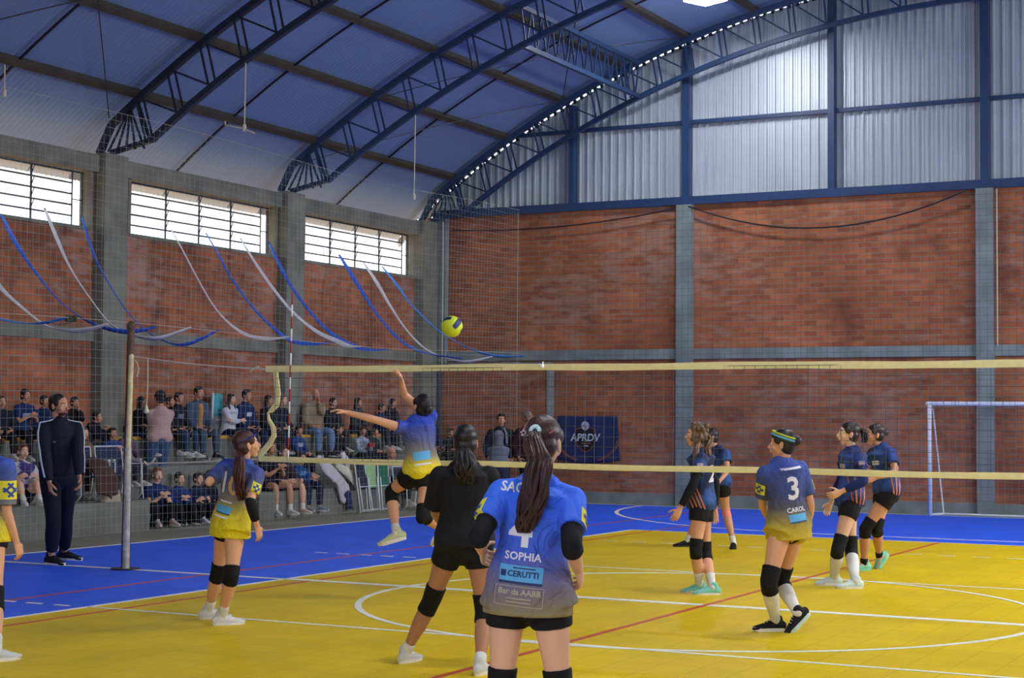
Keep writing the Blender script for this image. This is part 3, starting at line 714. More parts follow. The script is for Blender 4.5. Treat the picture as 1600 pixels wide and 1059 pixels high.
M_bor = mat('dull_orange_print', (150, 92, 66), .7); M_bwh = mat('pale_blue_white_print', (190, 200, 220), .7); M_bdk = mat('black_print', (18, 22, 34), .7)
def flat(pts, m_, name, lift): 
    s = MB(); s.add([(x, by+ripple(x, z)-lift, z) for x, z in pts], [tuple(range(len(pts)))]); return s.build(name, m_, bnr)
cx_, cz_ = -8.50, 1.28
shield = [(-.215, .18), (-.11, .21), (0, .23), (.11, .21), (.215, .18), (.225, 0), (.19, -.12), (.10, -.21), (0, -.26), (-.10, -.21), (-.19, -.12), (-.225, 0)]
flat([(cx_+x*1.06, cz_+z*1.06) for x, z in reversed(shield)], M_bor, 'shield_outline', .008)
flat([(cx_+x*.99, cz_+z*.99) for x, z in reversed(shield)], M_bdk, 'shield', .011)
flat([(cx_+.09*math.cos(a), cz_+.26+.09*math.sin(a)) for a in [-2*math.pi*i/24 for i in range(24)]], M_bwh, 'ball_print', .014)
for rot in (0, 2.1, 4.2):
    P = []
    for t in range(9): a = rot+t*.16; P.append((cx_+.088*t/8*math.cos(a), cz_+.26+.088*t/8*math.sin(a)))
    s = MB(); 
    for i in range(8): s.bar((P[i][0], by-.020, P[i][1]), (P[i+1][0], by-.020, P[i+1][1]), .006, .012, V3((0, 0, 1)))
    s.build('ball_seam', M_bor, bnr)
_t = bpy.data.curves.new('t', 'FONT'); _t.body = 'APRDV'; _t.size = .25; _t.align_x = 'CENTER'; _t.align_y = 'CENTER'; _t.offset = .007; _t.shear = .12
_o = bpy.data.objects.new('t', _t); TMP.collection.objects.link(_o); TMP.view_layers[0].update(); _m = bpy.data.meshes.new_from_object(_o.evaluated_get(TMP.view_layers[0].depsgraph))
s = MB(); s.add([(cx_+v.co.x*.80, by-.032, cz_+.02+v.co.y*.82) for v in _m.vertices], [tuple(p.vertices) for p in _m.polygons]); s.build('banner_lettering', M_bwh, bnr); bpy.data.objects.remove(_o)
for z, wd in ((-.10, .12), (-.15, .06)): flat([(cx_-wd, cz_+z), (cx_+wd, cz_+z), (cx_+wd, cz_+z+.022), (cx_-wd, cz_+z+.022)], M_bwh if wd < .1 else M_bor, 'banner_small_print', .018)
for sg, x0_ in ((1, bx1), (-1, bx0)):
    for off in (0, .045):
        s = MB(); P = [V3((x0_-sg*(.30*t*t+.34*t*.3+off)+sg*.05*(1-t), 0, bz0+.40*(1-t)**1.3+.0)) for t in [i/10 for i in range(11)]]
        for i in range(10): s.bar((P[i].x, by-.018, P[i].z), (P[i+1].x, by-.018, P[i+1].z), .014, .012, V3((0, 0, 1)))
        s.build('orange_stripe', M_bor, bnr)
# ------------------------------------------------------------------ lawn chairs
M_alu = mat('white_tube_metal', (206, 212, 214), .35, .2); M_grn = mat('green_woven_fabric', (24, 104, 74), .8, bump=.4, bscale=60); M_dwv = mat('dark_woven_fabric', (32, 36, 56), .8, bump=.4, bscale=60)
def folded_chair(x, y, lean, label, fabric):
    t = empty('folded_lawn_chair', (x, y, 0), label, 'chair', 'folded lawn chairs by the bleachers')
    def Q(u, v, d=0): return V3((x-lean*v-.02*d, y+u, v+.015)) + V3((d, 0, 0))
    for u, nm in ((-.17, 'side_tube'), (.17, 'side_tube')):
        s = MB(); s.tube([Q(u, 0), Q(u, .45), Q(u, .88)], .013, seg=8); s.tube([Q(u*.92, .02, .05), Q(u*.92, .60, .04)], .012, seg=8); s.build(nm, M_alu, t, True)
    for v, d in ((.02, 0), (.88, 0), (.04, .05), (.45, .04)):
        s = MB(); s.tube([Q(-.17, v, d), Q(.17, v, d)], .012, seg=8); s.build('cross_tube', M_alu, t, True)
    s = MB(); vs = []
    for d in (0, -.008):
        for (u, v) in ((-.16, .42), (.16, .42), (.16, .85), (-.16, .85)): vs.append(Q(u, v, .01+d))
    s.add(vs, [(0, 1, 2, 3), (7, 6, 5, 4), (0, 4, 5, 1), (1, 5, 6, 2), (2, 6, 7, 3), (3, 7, 4, 0)]); s.build('fabric_panel', fabric, t)
folded_chair(-10.22, 10.52, .16, 'folded white lawn chair, leftmost and most tilted of the stack', M_dwv)
folded_chair(-10.26, 10.82, .10, 'folded white lawn chair in the middle of the leaning stack', mat('pale_green_fabric', (150, 190, 130), .8))
folded_chair(-10.22, 11.16, .08, 'folded white lawn chair with a green fabric panel, rightmost of the stack', M_grn)
def open_chair(x, y, z0, yaw, label, fabric):
    t = empty('open_lawn_chair', (x, y, z0), label, 'chair'); c, q = math.cos(yaw), math.sin(yaw)
    def Q(f, l, h): return V3((x+f*c-l*q, y+f*q+l*c, z0+h))
    for l in (-.26, .26):
        s = MB(); s.tube([Q(-.24, l, .78), Q(-.16, l, .36), Q(-.20, l, .10), Q(-.12, l, .015), Q(.12, l, .015), Q(.22, l, .10), Q(.20, l, .36), Q(.20, l, .56), Q(-.17, l, .58)], .012, seg=8); s.build('side_frame', M_alu, t, True)
        s = MB(); s.obox(Q(.02, l, .59), V3((c, q, 0))*.17, V3((-q, c, 0))*.022, Z*.010); s.build('armrest', M_alu, t)
    s = MB(); s.obox(Q(.02, 0, .36), V3((c, q, 0))*.20, V3((-q, c, 0))*.25, Z*.006); s.build('seat', fabric, t)
    s = MB(); n = V3((c*-.18, q*-.18, 1)).normalized(); s.obox(Q(-.205, 0, .58), V3((c, q, 0))*.006, V3((-q, c, 0))*.25, n*.20); s.build('backrest', fabric, t)
    s = MB(); s.tube([Q(-.24, -.26, .78), Q(-.24, .26, .78)], .012, seg=8); s.build('cross_tube', M_alu, t, True)
open_chair(-10.16, 11.95, 0, -.35, 'open white-framed lawn chair with dark fabric, right of the folded stack', M_dwv)
open_chair(-10.82, 4.02, .45, -.15, 'white-framed lawn chair with a curved base on the low tier, under the brown blanket', M_dwv)
open_chair(-10.84, 4.74, .45, -.1, 'white-framed lawn chair partly behind the net post', mat('navy_woven_fabric', (30, 40, 72), .8))
# ------------------------------------------------------------------ clothes and bags on the bleachers
def drape(name, pts, rad, col, label, cat, seed=1, vox=.016):
    rnd = random.Random(seed); s = MB(); P = [V3(q) for q in pts]; s.tube(P, rad, side=(0, 1, 0), seg=12)
    for i in range(len(P)*3):
        t = rnd.random()*(len(P)-1.001); a = int(t); p = P[a].lerp(P[a+1], t-a); r = rad[a] if isinstance(rad[a], tuple) else (rad[a], rad[a])
        s.tube([p+V3((.01, rnd.uniform(-.5, .5)*r[0], .06)), p+V3((.03, rnd.uniform(-.8, .8)*r[0], -.07))], r[1]*.45, seg=8)
    me = remesh(s, vox, 3); L = P[-1].copy(); me.transform(Matrix.Translation(-L)); me.name = name; me.materials.append(mat('cloth_'+name, col, .85, bump=.5, bscale=18, var=.12, vscale=12))
    me.polygons.foreach_set('use_smooth', [True]*len(me.polygons)); o = link(me, name, None, tuple(L)); tag(o, label, cat, None)
drape('pale_jacket', [(-10.62, 9.62, .98), (-10.50, 9.70, .80), (-10.42, 9.95, .60), (-10.42, 10.12, .40), (-10.44, 10.2, .26)], [(.10, .05), (.17, .06), (.12, .05), (.17, .05), (.15, .04)], (190, 184, 190), 'pale grey jacket hanging over the bleacher edge left of the folded chairs', 'jacket', 2)
drape('cream_jacket', [(-10.60, 10.15, .84), (-10.48, 10.30, .72), (-10.42, 10.50, .56), (-10.43, 10.6, .44)], [(.10, .05), (.13, .06), (.12, .05), (.08, .04)], (196, 198, 176), 'cream jacket lying beside the brown bag on the bleacher edge', 'jacket', 3)
drape('navy_trousers', [(-10.44, 10.05, .46), (-10.40, 10.22, .32), (-10.40, 10.28, .12)], [(.10, .05), (.10, .05), (.08, .04)], (30, 40, 84), 'navy trousers hanging below the pale jacket', 'trousers', 4)
drape('brown_bag', [(-10.72, 10.85, .82), (-10.70, 10.87, .68), (-10.70, 10.88, .50)], [(.16, .09), (.20, .11), (.22, .12)], (124, 98, 62), 'soft brown cloth bag on the low tier above the folded chairs', 'bag', 5)
drape('white_garment', [(-10.75, 10.55, 1.02), (-10.70, 10.60, .92), (-10.68, 10.62, .80)], [(.06, .05), (.08, .05), (.06, .04)], (206, 206, 206), 'bunched white garment above the cream jacket', 'garment', 6)
drape('dark_duffel_bag', [(-10.80, 11.35, .62), (-10.80, 11.62, .62), (-10.80, 11.85, .60)], [(.12, .14), (.13, .15), (.12, .14)], (30, 30, 40), 'dark bag on the low tier just above the green chair panel', 'bag', 7)
drape('brown_blanket', [(-10.86, 4.15, 1.02), (-10.66, 4.12, .98), (-10.50, 4.10, .80), (-10.47, 4.08, .58)], [(.20, .07), (.22, .07), (.24, .05), (.24, .04)], (66, 44, 34), 'dark brown blanket spread over the knees of the tan-coated person', 'blanket', 8)
drape('folded_cream_cloth', [(-10.62, 4.15, .52), (-10.60, 4.45, .52)], [(.04, .12), (.04, .12)], (176, 164, 136), 'folded cream cloth on the tier edge under the brown blanket', 'cloth', 9)
drape('pale_bundle', [(-11.0, 3.55, 1.18), (-10.98, 3.62, 1.02), (-10.95, 3.66, .90)], [(.10, .07), (.13, .08), (.10, .07)], (176, 176, 160), 'pale bundle of clothes behind the red-haired spectator', 'clothes', 10)
drape('maroon_jacket', [(-9.75, 14.9, 1.36), (-9.72, 14.95, 1.18), (-9.70, 15.0, .95)], [(.12, .08), (.18, .09), (.16, .08)], (76, 22, 42), 'maroon jacket heaped near the back wall left of the hooded person', 'jacket', 11)
drape('green_bag', [(-11.28, 5.28, 1.24), (-11.26, 5.30, 1.10), (-11.26, 5.30, .98)], [(.05, .04), (.07, .05), (.07, .05)], (30, 190, 60), 'bright green bag right beside the net post', 'bag', 12)
bk = empty('turquoise_backpack', (-11.86, 8.35, 1.36), 'turquoise backpack with a white edge leaning on the wall behind the white top', 'backpack')
s = MB(); s.tube([(-11.86, 8.38, 1.74), (-11.86, 8.38, 2.02)], [(.17, .07), (.15, .06)], side=(0, 1, 0), seg=16); s.build('pack_body', mat('turquoise_fabric', (60, 158, 168), .8), bk, True)
s = MB(); s.tube([(-11.82, 8.20, 1.66), (-11.80, 8.19, 2.06)], .022, seg=8); s.build('white_edge', mat('white_webbing', (206, 214, 216), .7), bk, True)
s = MB(); s.tube([(-11.86, 8.38, 1.40), (-11.86, 8.38, 1.66)], [(.18, .08), (.17, .07)], side=(0, 1, 0), seg=16); s.build('lower_pocket', mat('grey_fabric', (110, 116, 124), .8), bk, True)
s = MB(); s.tube([(-10.86, 5.32, .02), (-10.86, 5.32, .20), (-10.86, 5.32, .21)], [.10, .12, .125], seg=16, flat=3); s.tube([V3((-10.86, 5.32, .21))+V3((0, math.cos(a)*.12, math.sin(a)*.10)) for a in [math.pi*i/10 for i in range(11)]], .005, seg=5)
tag(s.build('blue_bucket', mat('pale_blue_plastic', (86, 138, 178), .5), smooth=True), 'small pale blue bucket beside the floor row of children', 'bucket')

# ================================================================== PEOPLE
SKIN = {'a': (214, 160, 122), 'b': (196, 142, 108), 'c': (172, 122, 92), 'd': (222, 176, 144)}
def M_skin(k): return mat('skin_tone_'+k, SKIN[k], .55, bump=.05, bscale=80, spec=.35)
M_eyew = mat('eye_white', (225, 220, 215), .3); M_iris = mat('dark_iris', (38, 26, 20), .25); M_lip = mat('lip_tone', (168, 92, 82), .5)
HAIRC = {'black': (26, 22, 22), 'brown': (58, 40, 30), 'dark': (38, 28, 24), 'red': (84, 30, 26), 'grey': (110, 106, 104), 'lt': (98, 74, 50), 'auburn': (66, 34, 30)}
def M_hair(k):
    key = ('hair', k)
    if key in _mc: return _mc[key]
    mt = bpy.data.materials.new('%s_hair' % k); mt.use_nodes = True; nt = mt.node_tree; b = nt.nodes['Principled BSDF']; L = nt.links.new
    tc = N(nt, 'ShaderNodeTexCoord'); mp = N(nt, 'ShaderNodeMapping'); mp.inputs['Scale'].default_value = (70, 70, 9); L(tc.outputs['Object'], mp.inputs[0])
    n = N(nt, 'ShaderNodeTexNoise'); n.inputs['Scale'].default_value = 1; n.inputs['Detail'].default_value = 4; L(mp.outputs[0], n.inputs['Vector'])
    r = N(nt, 'ShaderNodeMapRange'); r.inputs[1].default_value = .3; r.inputs[2].default_value = .7; r.inputs[3].default_value = .55; r.inputs[4].default_value = 1.6; L(n.outputs['Fac'], r.inputs[0])
    s = N(nt, 'ShaderNodeVectorMath'); s.operation = 'SCALE'; s.inputs[0].default_value = lin(HAIRC[k]); L(r.outputs[0], s.inputs['Scale']); L(s.outputs[0], b.inputs['Base Color'])
    b.inputs['Roughness'].default_value = .42; b.inputs['Specular IOR Level'].default_value = .4
    bp = N(nt, 'ShaderNodeBump'); bp.inputs['Strength'].default_value = .6; bp.inputs['Distance'].default_value = .006; L(n.outputs['Fac'], bp.inputs['Height']); L(bp.outputs[0], b.inputs['Normal'])
    _mc[key] = mt; return mt
def cloth(name, col, var=.08): return mat(name, col, .8, bump=.35, bscale=14, var=var, vscale=10, spec=.25)
def grad_cloth(name, stops, hash_=None):
    """fabric dyed in horizontal bands: stops = [(height in metres above the wearer's feet, colour)]"""
    mt = bpy.data.materials.new(name); mt.use_nodes = True; nt = mt.node_tree; b = nt.nodes['Principled BSDF']; L = nt.links.new
    tc = N(nt, 'ShaderNodeTexCoord'); sp = N(nt, 'ShaderNodeSeparateXYZ'); L(tc.outputs['Object'], sp.inputs[0])
    n = N(nt, 'ShaderNodeTexNoise'); n.inputs['Scale'].default_value = 6; L(tc.outputs['Object'], n.inputs['Vector'])
    z0, z1 = stops[0][0], stops[-1][0]
    a1 = N(nt, 'ShaderNodeMath'); a1.operation = 'MULTIPLY_ADD'; L(n.outputs['Fac'], a1.inputs[0]); a1.inputs[1].default_value = .06; L(sp.outputs['Z'], a1.inputs[2])
    r = N(nt, 'ShaderNodeMapRange'); r.inputs[1].default_value = z0+.03; r.inputs[2].default_value = z1+.03; L(a1.outputs[0], r.inputs[0])
    cr = N(nt, 'ShaderNodeValToRGB'); L(r.outputs[0], cr.inputs[0]); e = cr.color_ramp.elements
    e[0].position = 0; e[0].color = lin(stops[0][1])+(1,); e[1].position = 1; e[1].color = lin(stops[-1][1])+(1,)
    for z, c in stops[1:-1]: q = e.new((z-z0)/(z1-z0)); q.color = lin(c)+(1,)
    L(cr.outputs[0], b.inputs['Base Color']); b.inputs['Roughness'].default_value = .7; b.inputs['Specular IOR Level'].default_value = .3
    n2 = N(nt, 'ShaderNodeTexNoise'); n2.inputs['Scale'].default_value = 5.5; n2.inputs['Detail'].default_value = 3; n2.inputs['Distortion'].default_value = 1.6; L(tc.outputs['Object'], n2.inputs['Vector'])
    bp = N(nt, 'ShaderNodeBump'); bp.inputs['Strength'].default_value = .75; bp.inputs['Distance'].default_value = .06; L(n2.outputs['Fac'], bp.inputs['Height']); L(bp.outputs[0], b.inputs['Normal'])
    return mt
def mottle_cloth(name, c1, c2, scale=7, thr=(.45, .6)):
    mt = bpy.data.materials.new(name); mt.use_nodes = True; nt = mt.node_tree; b = nt.nodes['Principled BSDF']; L = nt.links.new
    tc = N(nt, 'ShaderNodeTexCoord'); n = N(nt, 'ShaderNodeTexNoise'); n.inputs['Scale'].default_value = scale; n.inputs['Detail'].default_value = 5; L(tc.outputs['Object'], n.inputs['Vector'])
    cr = N(nt, 'ShaderNodeValToRGB'); L(n.outputs['Fac'], cr.inputs[0]); e = cr.color_ramp.elements
    e[0].position = thr[0]; e[0].color = lin(c1)+(1,); e[1].position = thr[1]; e[1].color = lin(c2)+(1,)
    L(cr.outputs[0], b.inputs['Base Color']); b.inputs['Roughness'].default_value = .7; b.inputs['Specular IOR Level'].default_value = .3
    n2 = N(nt, 'ShaderNodeTexNoise'); n2.inputs['Scale'].default_value = 9; L(tc.outputs['Object'], n2.inputs['Vector'])
    bp = N(nt, 'ShaderNodeBump'); bp.inputs['Strength'].default_value = .5; bp.inputs['Distance'].default_value = .03; L(n2.outputs['Fac'], bp.inputs['Height']); L(bp.outputs[0], b.inputs['Normal'])
    return mt
M_blk = cloth('black_stretch_fabric', (22, 22, 26)); M_kpad = cloth('black_knee_pad_fabric', (20, 20, 22)); M_sock = cloth('white_sock_knit', (214, 214, 206))
M_sole = mat('white_rubber_sole', (226, 226, 220), .6)

def lerp(a, b, t): return a+(b-a)*t
def ik(a, c, l1, l2, pole):
    """middle joint of a two-bone chain"""
    d = c-a; L = min(d.length, (l1+l2)*.998); dn = d.normalized()
    x = (l1*l1-l2*l2+L*L)/(2*L); h = math.sqrt(max(l1*l1-x*x, 0))
    p = pole-dn*pole.dot(dn); p = p.normalized() if p.length > 1e-4 else dn.orthogonal()
    return a+dn*x+p*h

def hand_mb(mb, w, d, nrm, side, k, curl=.5, seg=6, thumb=1):
    """palm + four bent fingers + thumb. d: pointing, nrm: palm normal, side: towards the thumb"""
    d = d.normalized(); side = (side-d*side.dot(d)).normalized(); nrm = side.cross(d) if nrm is None else (nrm-d*nrm.dot(d)-side*nrm.dot(side)).normalized()
    pl = .085*k
    mb.tube([w-d*.01*k, w+d*.03*k, w+d*.06*k, w+d*pl], [(.026*k, .018*k), (.036*k, .016*k), (.040*k, .015*k), (.038*k, .012*k)], side=side, seg=10)
    for i, (o, l) in enumerate(((.030, .070), (.010, .078), (-.010, .073), (-.029, .058))):
        p = w+d*(pl-.008*k-abs(o)*.15*k)+side*o*k; dd = d+side*o*1.5; dd.normalize(); pts = [p]; cur = .15+curl*(.9+.08*i)
        for j, f in enumerate((.45, .32, .23)):
            a = cur*(.55 if j == 0 else .9); dd = (dd*math.cos(a)+nrm*math.sin(a)).normalized(); p = p+dd*l*f*k; pts.append(p)
        mb.tube(pts, [.0092*k, .0085*k, .0078*k, .0062*k], side=side, seg=seg)
    p = w+d*.022*k+side*.028*k; dd = (d*.62+side*.70+nrm*.35).normalized(); pts = [p-side*.01*k]
    for f in (.034, .028, .022): p = p+dd*f*k; pts.append(p); dd = (dd*.9+d*.35+nrm*curl*.4).normalized()
    mb.tube(pts, [.013*k, .011*k, .0095*k, .007*k], seg=seg)

def shoe_mb(ank, f, u, k):
    """returns upper and sole builders; ank = ankle joint, f toe direction, u up of the foot"""
    f = f.normalized(); s = f.cross(u).normalized(); u = s.cross(f); g = ank-u*.085*k
    up_ = MB(); P = []; R = []
    for x, h, wd, th in ((-.066, .045, .026, .036), (-.045, .052, .034, .044), (0, .058, .037, .050), (.05, .050, .042, .040), (.10, .040, .046, .030), (.15, .032, .043, .024), (.182, .028, .030, .018)):
        P.append(g+f*x*k+u*h*k); R.append((wd*k, th*k))
    up_.tube(P, R, side=s, seg=12)
    up_.tube([g+u*.05*k-f*.012*k, g+u*.085*k-f*.014*k, g+u*.108*k-f*.016*k], [(.040*k, .048*k), (.038*k, .045*k), (.037*k, .042*k)], side=s, seg=12)
    so = MB(); n = 20; top = []; bot = []
    for i in range(n):
        a = 2*math.pi*i/n; c, q = math.cos(a), math.sin(a); x = .06+.136*c; wd = (.047 if c > 0 else .037)*(1-.18*max(0, c)**3)
        l = .010 if c > .75 else 0
        bot.append(g+f*(x*k*1.0)+s*q*wd*k*1.05+u*(l*k*.9)); top.append(g+f*(.06+(x-.06)*1.05)*k+s*q*wd*k*1.13+u*((.031+l)*k))
    so.add(bot+top, [tuple(reversed(range(n))), tuple(range(n, 2*n))]+[(i, (i+1) % n, n+(i+1) % n, n+i) for i in range(n)])
    return up_, so

def decal_mb(bvh, o, n, up, rt, verts, faces, off, lift=.003):
    """project flat (u, v) shapes onto cloth; coordinates local to the wearer"""
    out = []; ok = []
    for (a, b) in verts:
        st = o+rt*a+up*b+n*.4; hit = bvh.ray_cast(st, -n, .8)
        if hit[0] is None: out.append(None)
        else: out.append(hit[0]+n*lift+hit[1]*off)
    m_ = MB(); idx = {}; vs = []
    for f in faces:
        if any(out[i] is None for i in f): continue
        for i in f:
            if i not in idx: idx[i] = len(vs); vs.append(out[i])
        m_.f.append(tuple(idx[i] for i in f)); m_.mi.append(0)
    m_.v = [tuple(v) for v in vs]
    return m_
def text_shape(body, size, align='CENTER', bold=.0):
    cu = bpy.data.curves.new('t', 'FONT'); cu.body = body; cu.size = size; cu.align_x = align; cu.align_y = 'CENTER'; cu.offset = bold; cu.resolution_u = 2
    o = bpy.data.objects.new('t', cu); TMP.collection.objects.link(o); vl = TMP.view_layers[0]; vl.update()
    me = bpy.data.meshes.new_from_object(o.evaluated_get(vl.depsgraph))
    bm = bmesh.new(); bm.from_mesh(me)
    for _ in range(2):
        es = [e for e in bm.edges if e.calc_length() > .03]
        if es: bmesh.ops.subdivide_edges(bm, edges=es, cuts=1); bmesh.ops.triangulate(bm, faces=bm.faces[:])
    v = [(q.co.x, q.co.y) for q in bm.verts]; bm.verts.index_update(); f = [tuple(q.index for q in g.verts) for g in bm.faces]
    bm.free(); bpy.data.objects.remove(o); bpy.data.curves.remove(cu); bpy.data.meshes.remove(me)
    return v, f
def rect_shape(x0, y0, x1, y1, n=8, m=8, shear=0):
    v = [(lerp(x0, x1, i/n)+shear*(j/m), lerp(y0, y1, j/m)) for j in range(m+1) for i in range(n+1)]
    f = [(j*(n+1)+i, j*(n+1)+i+1, (j+1)*(n+1)+i+1, (j+1)*(n+1)+i) for j in range(m) for i in range(n)]
    return v, f
def frame_shape(x0, y0, x1, y1, t):
    v = []; f = []
    for r in ((x0, y0, x1, y0+t), (x0, y1-t, x1, y1), (x0, y0, x0+t, y1), (x1-t, y0, x1, y1)):
        a, b = rect_shape(*r, 6, 6); k = len(v); v += a; f += [tuple(i+k for i in q) for q in b]
    return v, f
def shift(sh, dx, dy, sc_=1): return [(a*sc_+dx, b*sc_+dy) for a, b in sh[0]], sh[1]
def join_shapes(L):
    v = []; f = []
    for a, b in L: k = len(v); v += a; f += [tuple(i+k for i in q) for q in b]
    return v, f
_cross = None
def bank_cross(sz):
    """blue interlaced emblem on the yellow sleeve patch"""
    t = sz*.16; L = []
    for s in (-1, 1):
        for o in (-.17, .17):
            v = []; g = rect_shape(-.5, -t/sz/2, .5, t/sz/2, 10, 1)
            for (a, b) in g[0]:
                a2 = a*sz*.9; b2 = (b+o*1.25)*sz; c, q = math.cos(s*.72), math.sin(s*.72); v.append((a2*c-b2*q, a2*q+b2*c))
            L.append((v, g[1]))
    return join_shapes(L)

class Person:
    def __init__(s, label, H, base, group=None, lod=1):
        s.k = H/1.65; s.root = empty('person', base, label, 'person', group); s.base = V3(base); s.lod = lod
    def part(s, mb, name, m_, smooth=True, parent=None, voxel=None, it=4):
        if voxel:
            me = remesh(mb, voxel, it); me.transform(Matrix.Translation(-s.base)); me.name = name; me.materials.append(m_)
            me.polygons.foreach_set('use_smooth', [True]*len(me.polygons))
            return link(me, name, parent or s.root, None)
        return mb.build(name, m_, parent or s.root, smooth)
    def pose(s, pel, neck, head, hipf, shof, look, el, wr, kn, an, male=False, girth=1.0, shraise=(0, 0)):
        """tuples el, wr, kn, an are (left, right) world joints; hipf, shof, look are facing vectors"""
        k = s.k; s.pel, s.neck, s.head = V3(pel), V3(neck), V3(head); s.male = male; g = girth
        s.hf, s.sf = hipf.normalized(), shof.normalized()
        sp = (s.neck-s.pel).normalized(); s.sp = sp
        s.hr = s.hf.cross(Z).normalized(); s.sr = s.sf.cross(sp).normalized()      # right-hand side
        sw = (.168 if male else .157)*k; hw = .088*k
        s.sh = [s.neck-s.sr*sw-sp*.064*k+sp*shraise[0]*k, s.neck+s.sr*sw-sp*.064*k+sp*shraise[1]*k]
        s.hip = [s.pel-s.hr*hw-Z*.03*k, s.pel+s.hr*hw-Z*.03*k]
        s.el, s.wr, s.kn, s.an = [[V3(q) for q in t] for t in (el, wr, kn, an)]
        s.look = look.normalized(); s.girth = g
        s.hd_r = s.look.cross(Z).normalized(); s.hd_u = s.hd_r.cross(s.look)
    def torso(s, t0, t1, off=0., flare=0.):
        k = s.k; g = s.girth; a, b = s.pel, s.neck
        tab = [(-.20, .06, .07), (-.15, .115, .10), (-.05, .158, .116), (.08, .160, .116), (.25, .140, .100), (.42, .128, .092), (.60, .142, .102), (.76, .152, .103), (.88, .140, .13), (.96, .085, .062), (1.02, .055, .055)]
        if s.male: tab = [(-.20, .06, .07), (-.15, .115, .10), (-.05, .150, .112), (.08, .155, .112), (.25, .148, .108), (.42, .148, .106), (.60, .160, .112), (.76, .172, .114), (.88, .160, .092), (.96, .095, .065), (1.02, .06, .06)]
        P = []; R = []; S = []
        bow = s.hf*(-.012*k)
        def at(t):
            for i in range(len(tab)-1):
                if tab[i][0] <= t <= tab[i+1][0]:
                    q = (t-tab[i][0])/(tab[i+1][0]-tab[i][0]); return [lerp(tab[i][j], tab[i+1][j], q) for j in (1, 2)]
            return list(tab[0][1:]) if t < tab[0][0] else list(tab[-1][1:])
        ts = sorted(set([t0, t1]+[q[0] for q in tab if t0 < q[0] < t1]))
        for t in ts:
            w_, d_ = at(t); fl = off+flare*max(0, (.45-t))
            if t < 0: w_ = max(w_, .155 if off > 0 else w_); d_ = max(d_, .112 if off > 0 else d_)
            P.append(a+(b-a)*t+bow*math.sin(min(1, t)*math.pi) if t >= 0 else a+((b-a).normalized()*.3+Z*.7).normalized()*(b-a).length*t); R.append((w_*k*g+fl*k, d_*k*g+fl*k)); S.append(s.hr.lerp(s.sr, max(0, min(1, t))))
        return P, R, S
    def limb(s, a, b, c, ra, rb, t0=0, t1=2, off=0., n=10):
        """radii tables ra (a->b) and rb (b->c)"""
        P = []; R = []
        for i in range(n+1):
            t = t0+(t1-t0)*i/n
            if t <= 1: p = a.lerp(b, t); tb = ra; q = t
            else: p = b.lerp(c, t-1); tb = rb; q = t-1
            x = q*(len(tb)-1); j = min(int(x), len(tb)-2); r = lerp(tb[j], tb[j+1], x-j)
            P.append(p); R.append(r*s.k+off)
        if t0 < 1 < t1:
            for i in range(1, len(P)-1):   # soften the joint
                t = t0+(t1-t0)*i/n
                if abs(t-1) < (t1-t0)/n*.6: P[i] = (P[i-1]+P[i+1])*.25+P[i]*.5
        return P, R
    TH = [.088, .086, .078, .067, .058, .054]; SH = [.053, .054, .057, .053, .043, .036, .034]
    UA = [.050, .047, .043, .039, .036]; FA = [.037, .038, .034, .028, .024]
    def leg(s, i, t0, t1, off=0, n=12): 
        g = s.girth; return s.limb(s.hip[i], s.kn[i], s.an[i], [q*g for q in s.TH], [q*(.5+.5*g) for q in s.SH], t0, t1, off, n)
    def arm(s, i, t0, t1, off=0, n=10): 
        m_ = 1.15 if s.male else 1.0; return s.limb(s.sh[i], s.el[i], s.wr[i], [q*m_ for q in s.UA], [q*m_ for q in s.FA], t0, t1, off, n)
    def body(s, skin, hands=(.5, .5), palm=(None, None), feet=None, arms=(True, True), legs=(True, True)):
        k = s.k; mb = MB(); P, R, S = s.torso(-.15, 1.02); mb.tube(P, R, sides=S, seg=16)
        hb = s.head-s.hd_u*.075*k-s.look*.03*k
        nb = s.neck-s.sp*.02*k
        mb.tube([nb, nb.lerp(hb, .5), hb], [.054*k, .047*k, .047*k], seg=12)
        for i in (0, 1):
            sgn = -1 if i == 0 else 1
            if arms[i]:
                P, R = s.arm(i, 0, 2); mb.tube(P, R, seg=10)
                mb.tube([s.neck+s.sr*sgn*.03*k-s.sp*.035*k, s.sh[i]-s.sp*.002*k], [.046*k, .046*k], seg=10)
            if legs[i]:
                P, R = s.leg(i, 0, 2); mb.tube(P, R, seg=12)
                c = s.hip[i]-s.hf*.030*k+Z*.01*k; mb.ell(c, V3((.080*k, 0, 0)), V3((0, .080*k, 0)), V3((0, 0, .085*k)))
        vx = .010 if s.lod else .017
        me = remesh(mb, vx*max(.9, k), 3 if s.lod else 2)
        # head, finer
        h = MB(); c = s.head; r, f, u = s.hd_r, s.look, s.hd_u
        h.ell(c+u*.035*k-f*.012*k, r*.074*k, f*.093*k, u*.084*k, 20, 14)
        h.tube([c+u*.03*k+f*.028*k, c-u*.02*k+f*.030*k, c-u*.060*k+f*.034*k, c-u*.095*k+f*.048*k], [(.060*k, .062*k), (.060*k, .060*k), (.049*k, .048*k), (.024*k, .026*k)], side=r, seg=14)
        h.tube([c+u*.012*k+f*.082*k, c-u*.012*k+f*.096*k, c-u*.030*k+f*.108*k, c-u*.038*k+f*.092*k], [.009*k, .011*k, .014*k, .011*k], side=r, seg=8)
        h.ell(c-u*.060*k+f*.086*k, r*.024*k, f*.012*k, u*.012*k, 10, 8)
        h.ell(c+u*.030*k+f*.074*k, r*.052*k, f*.014*k, u*.012*k, 12, 8)
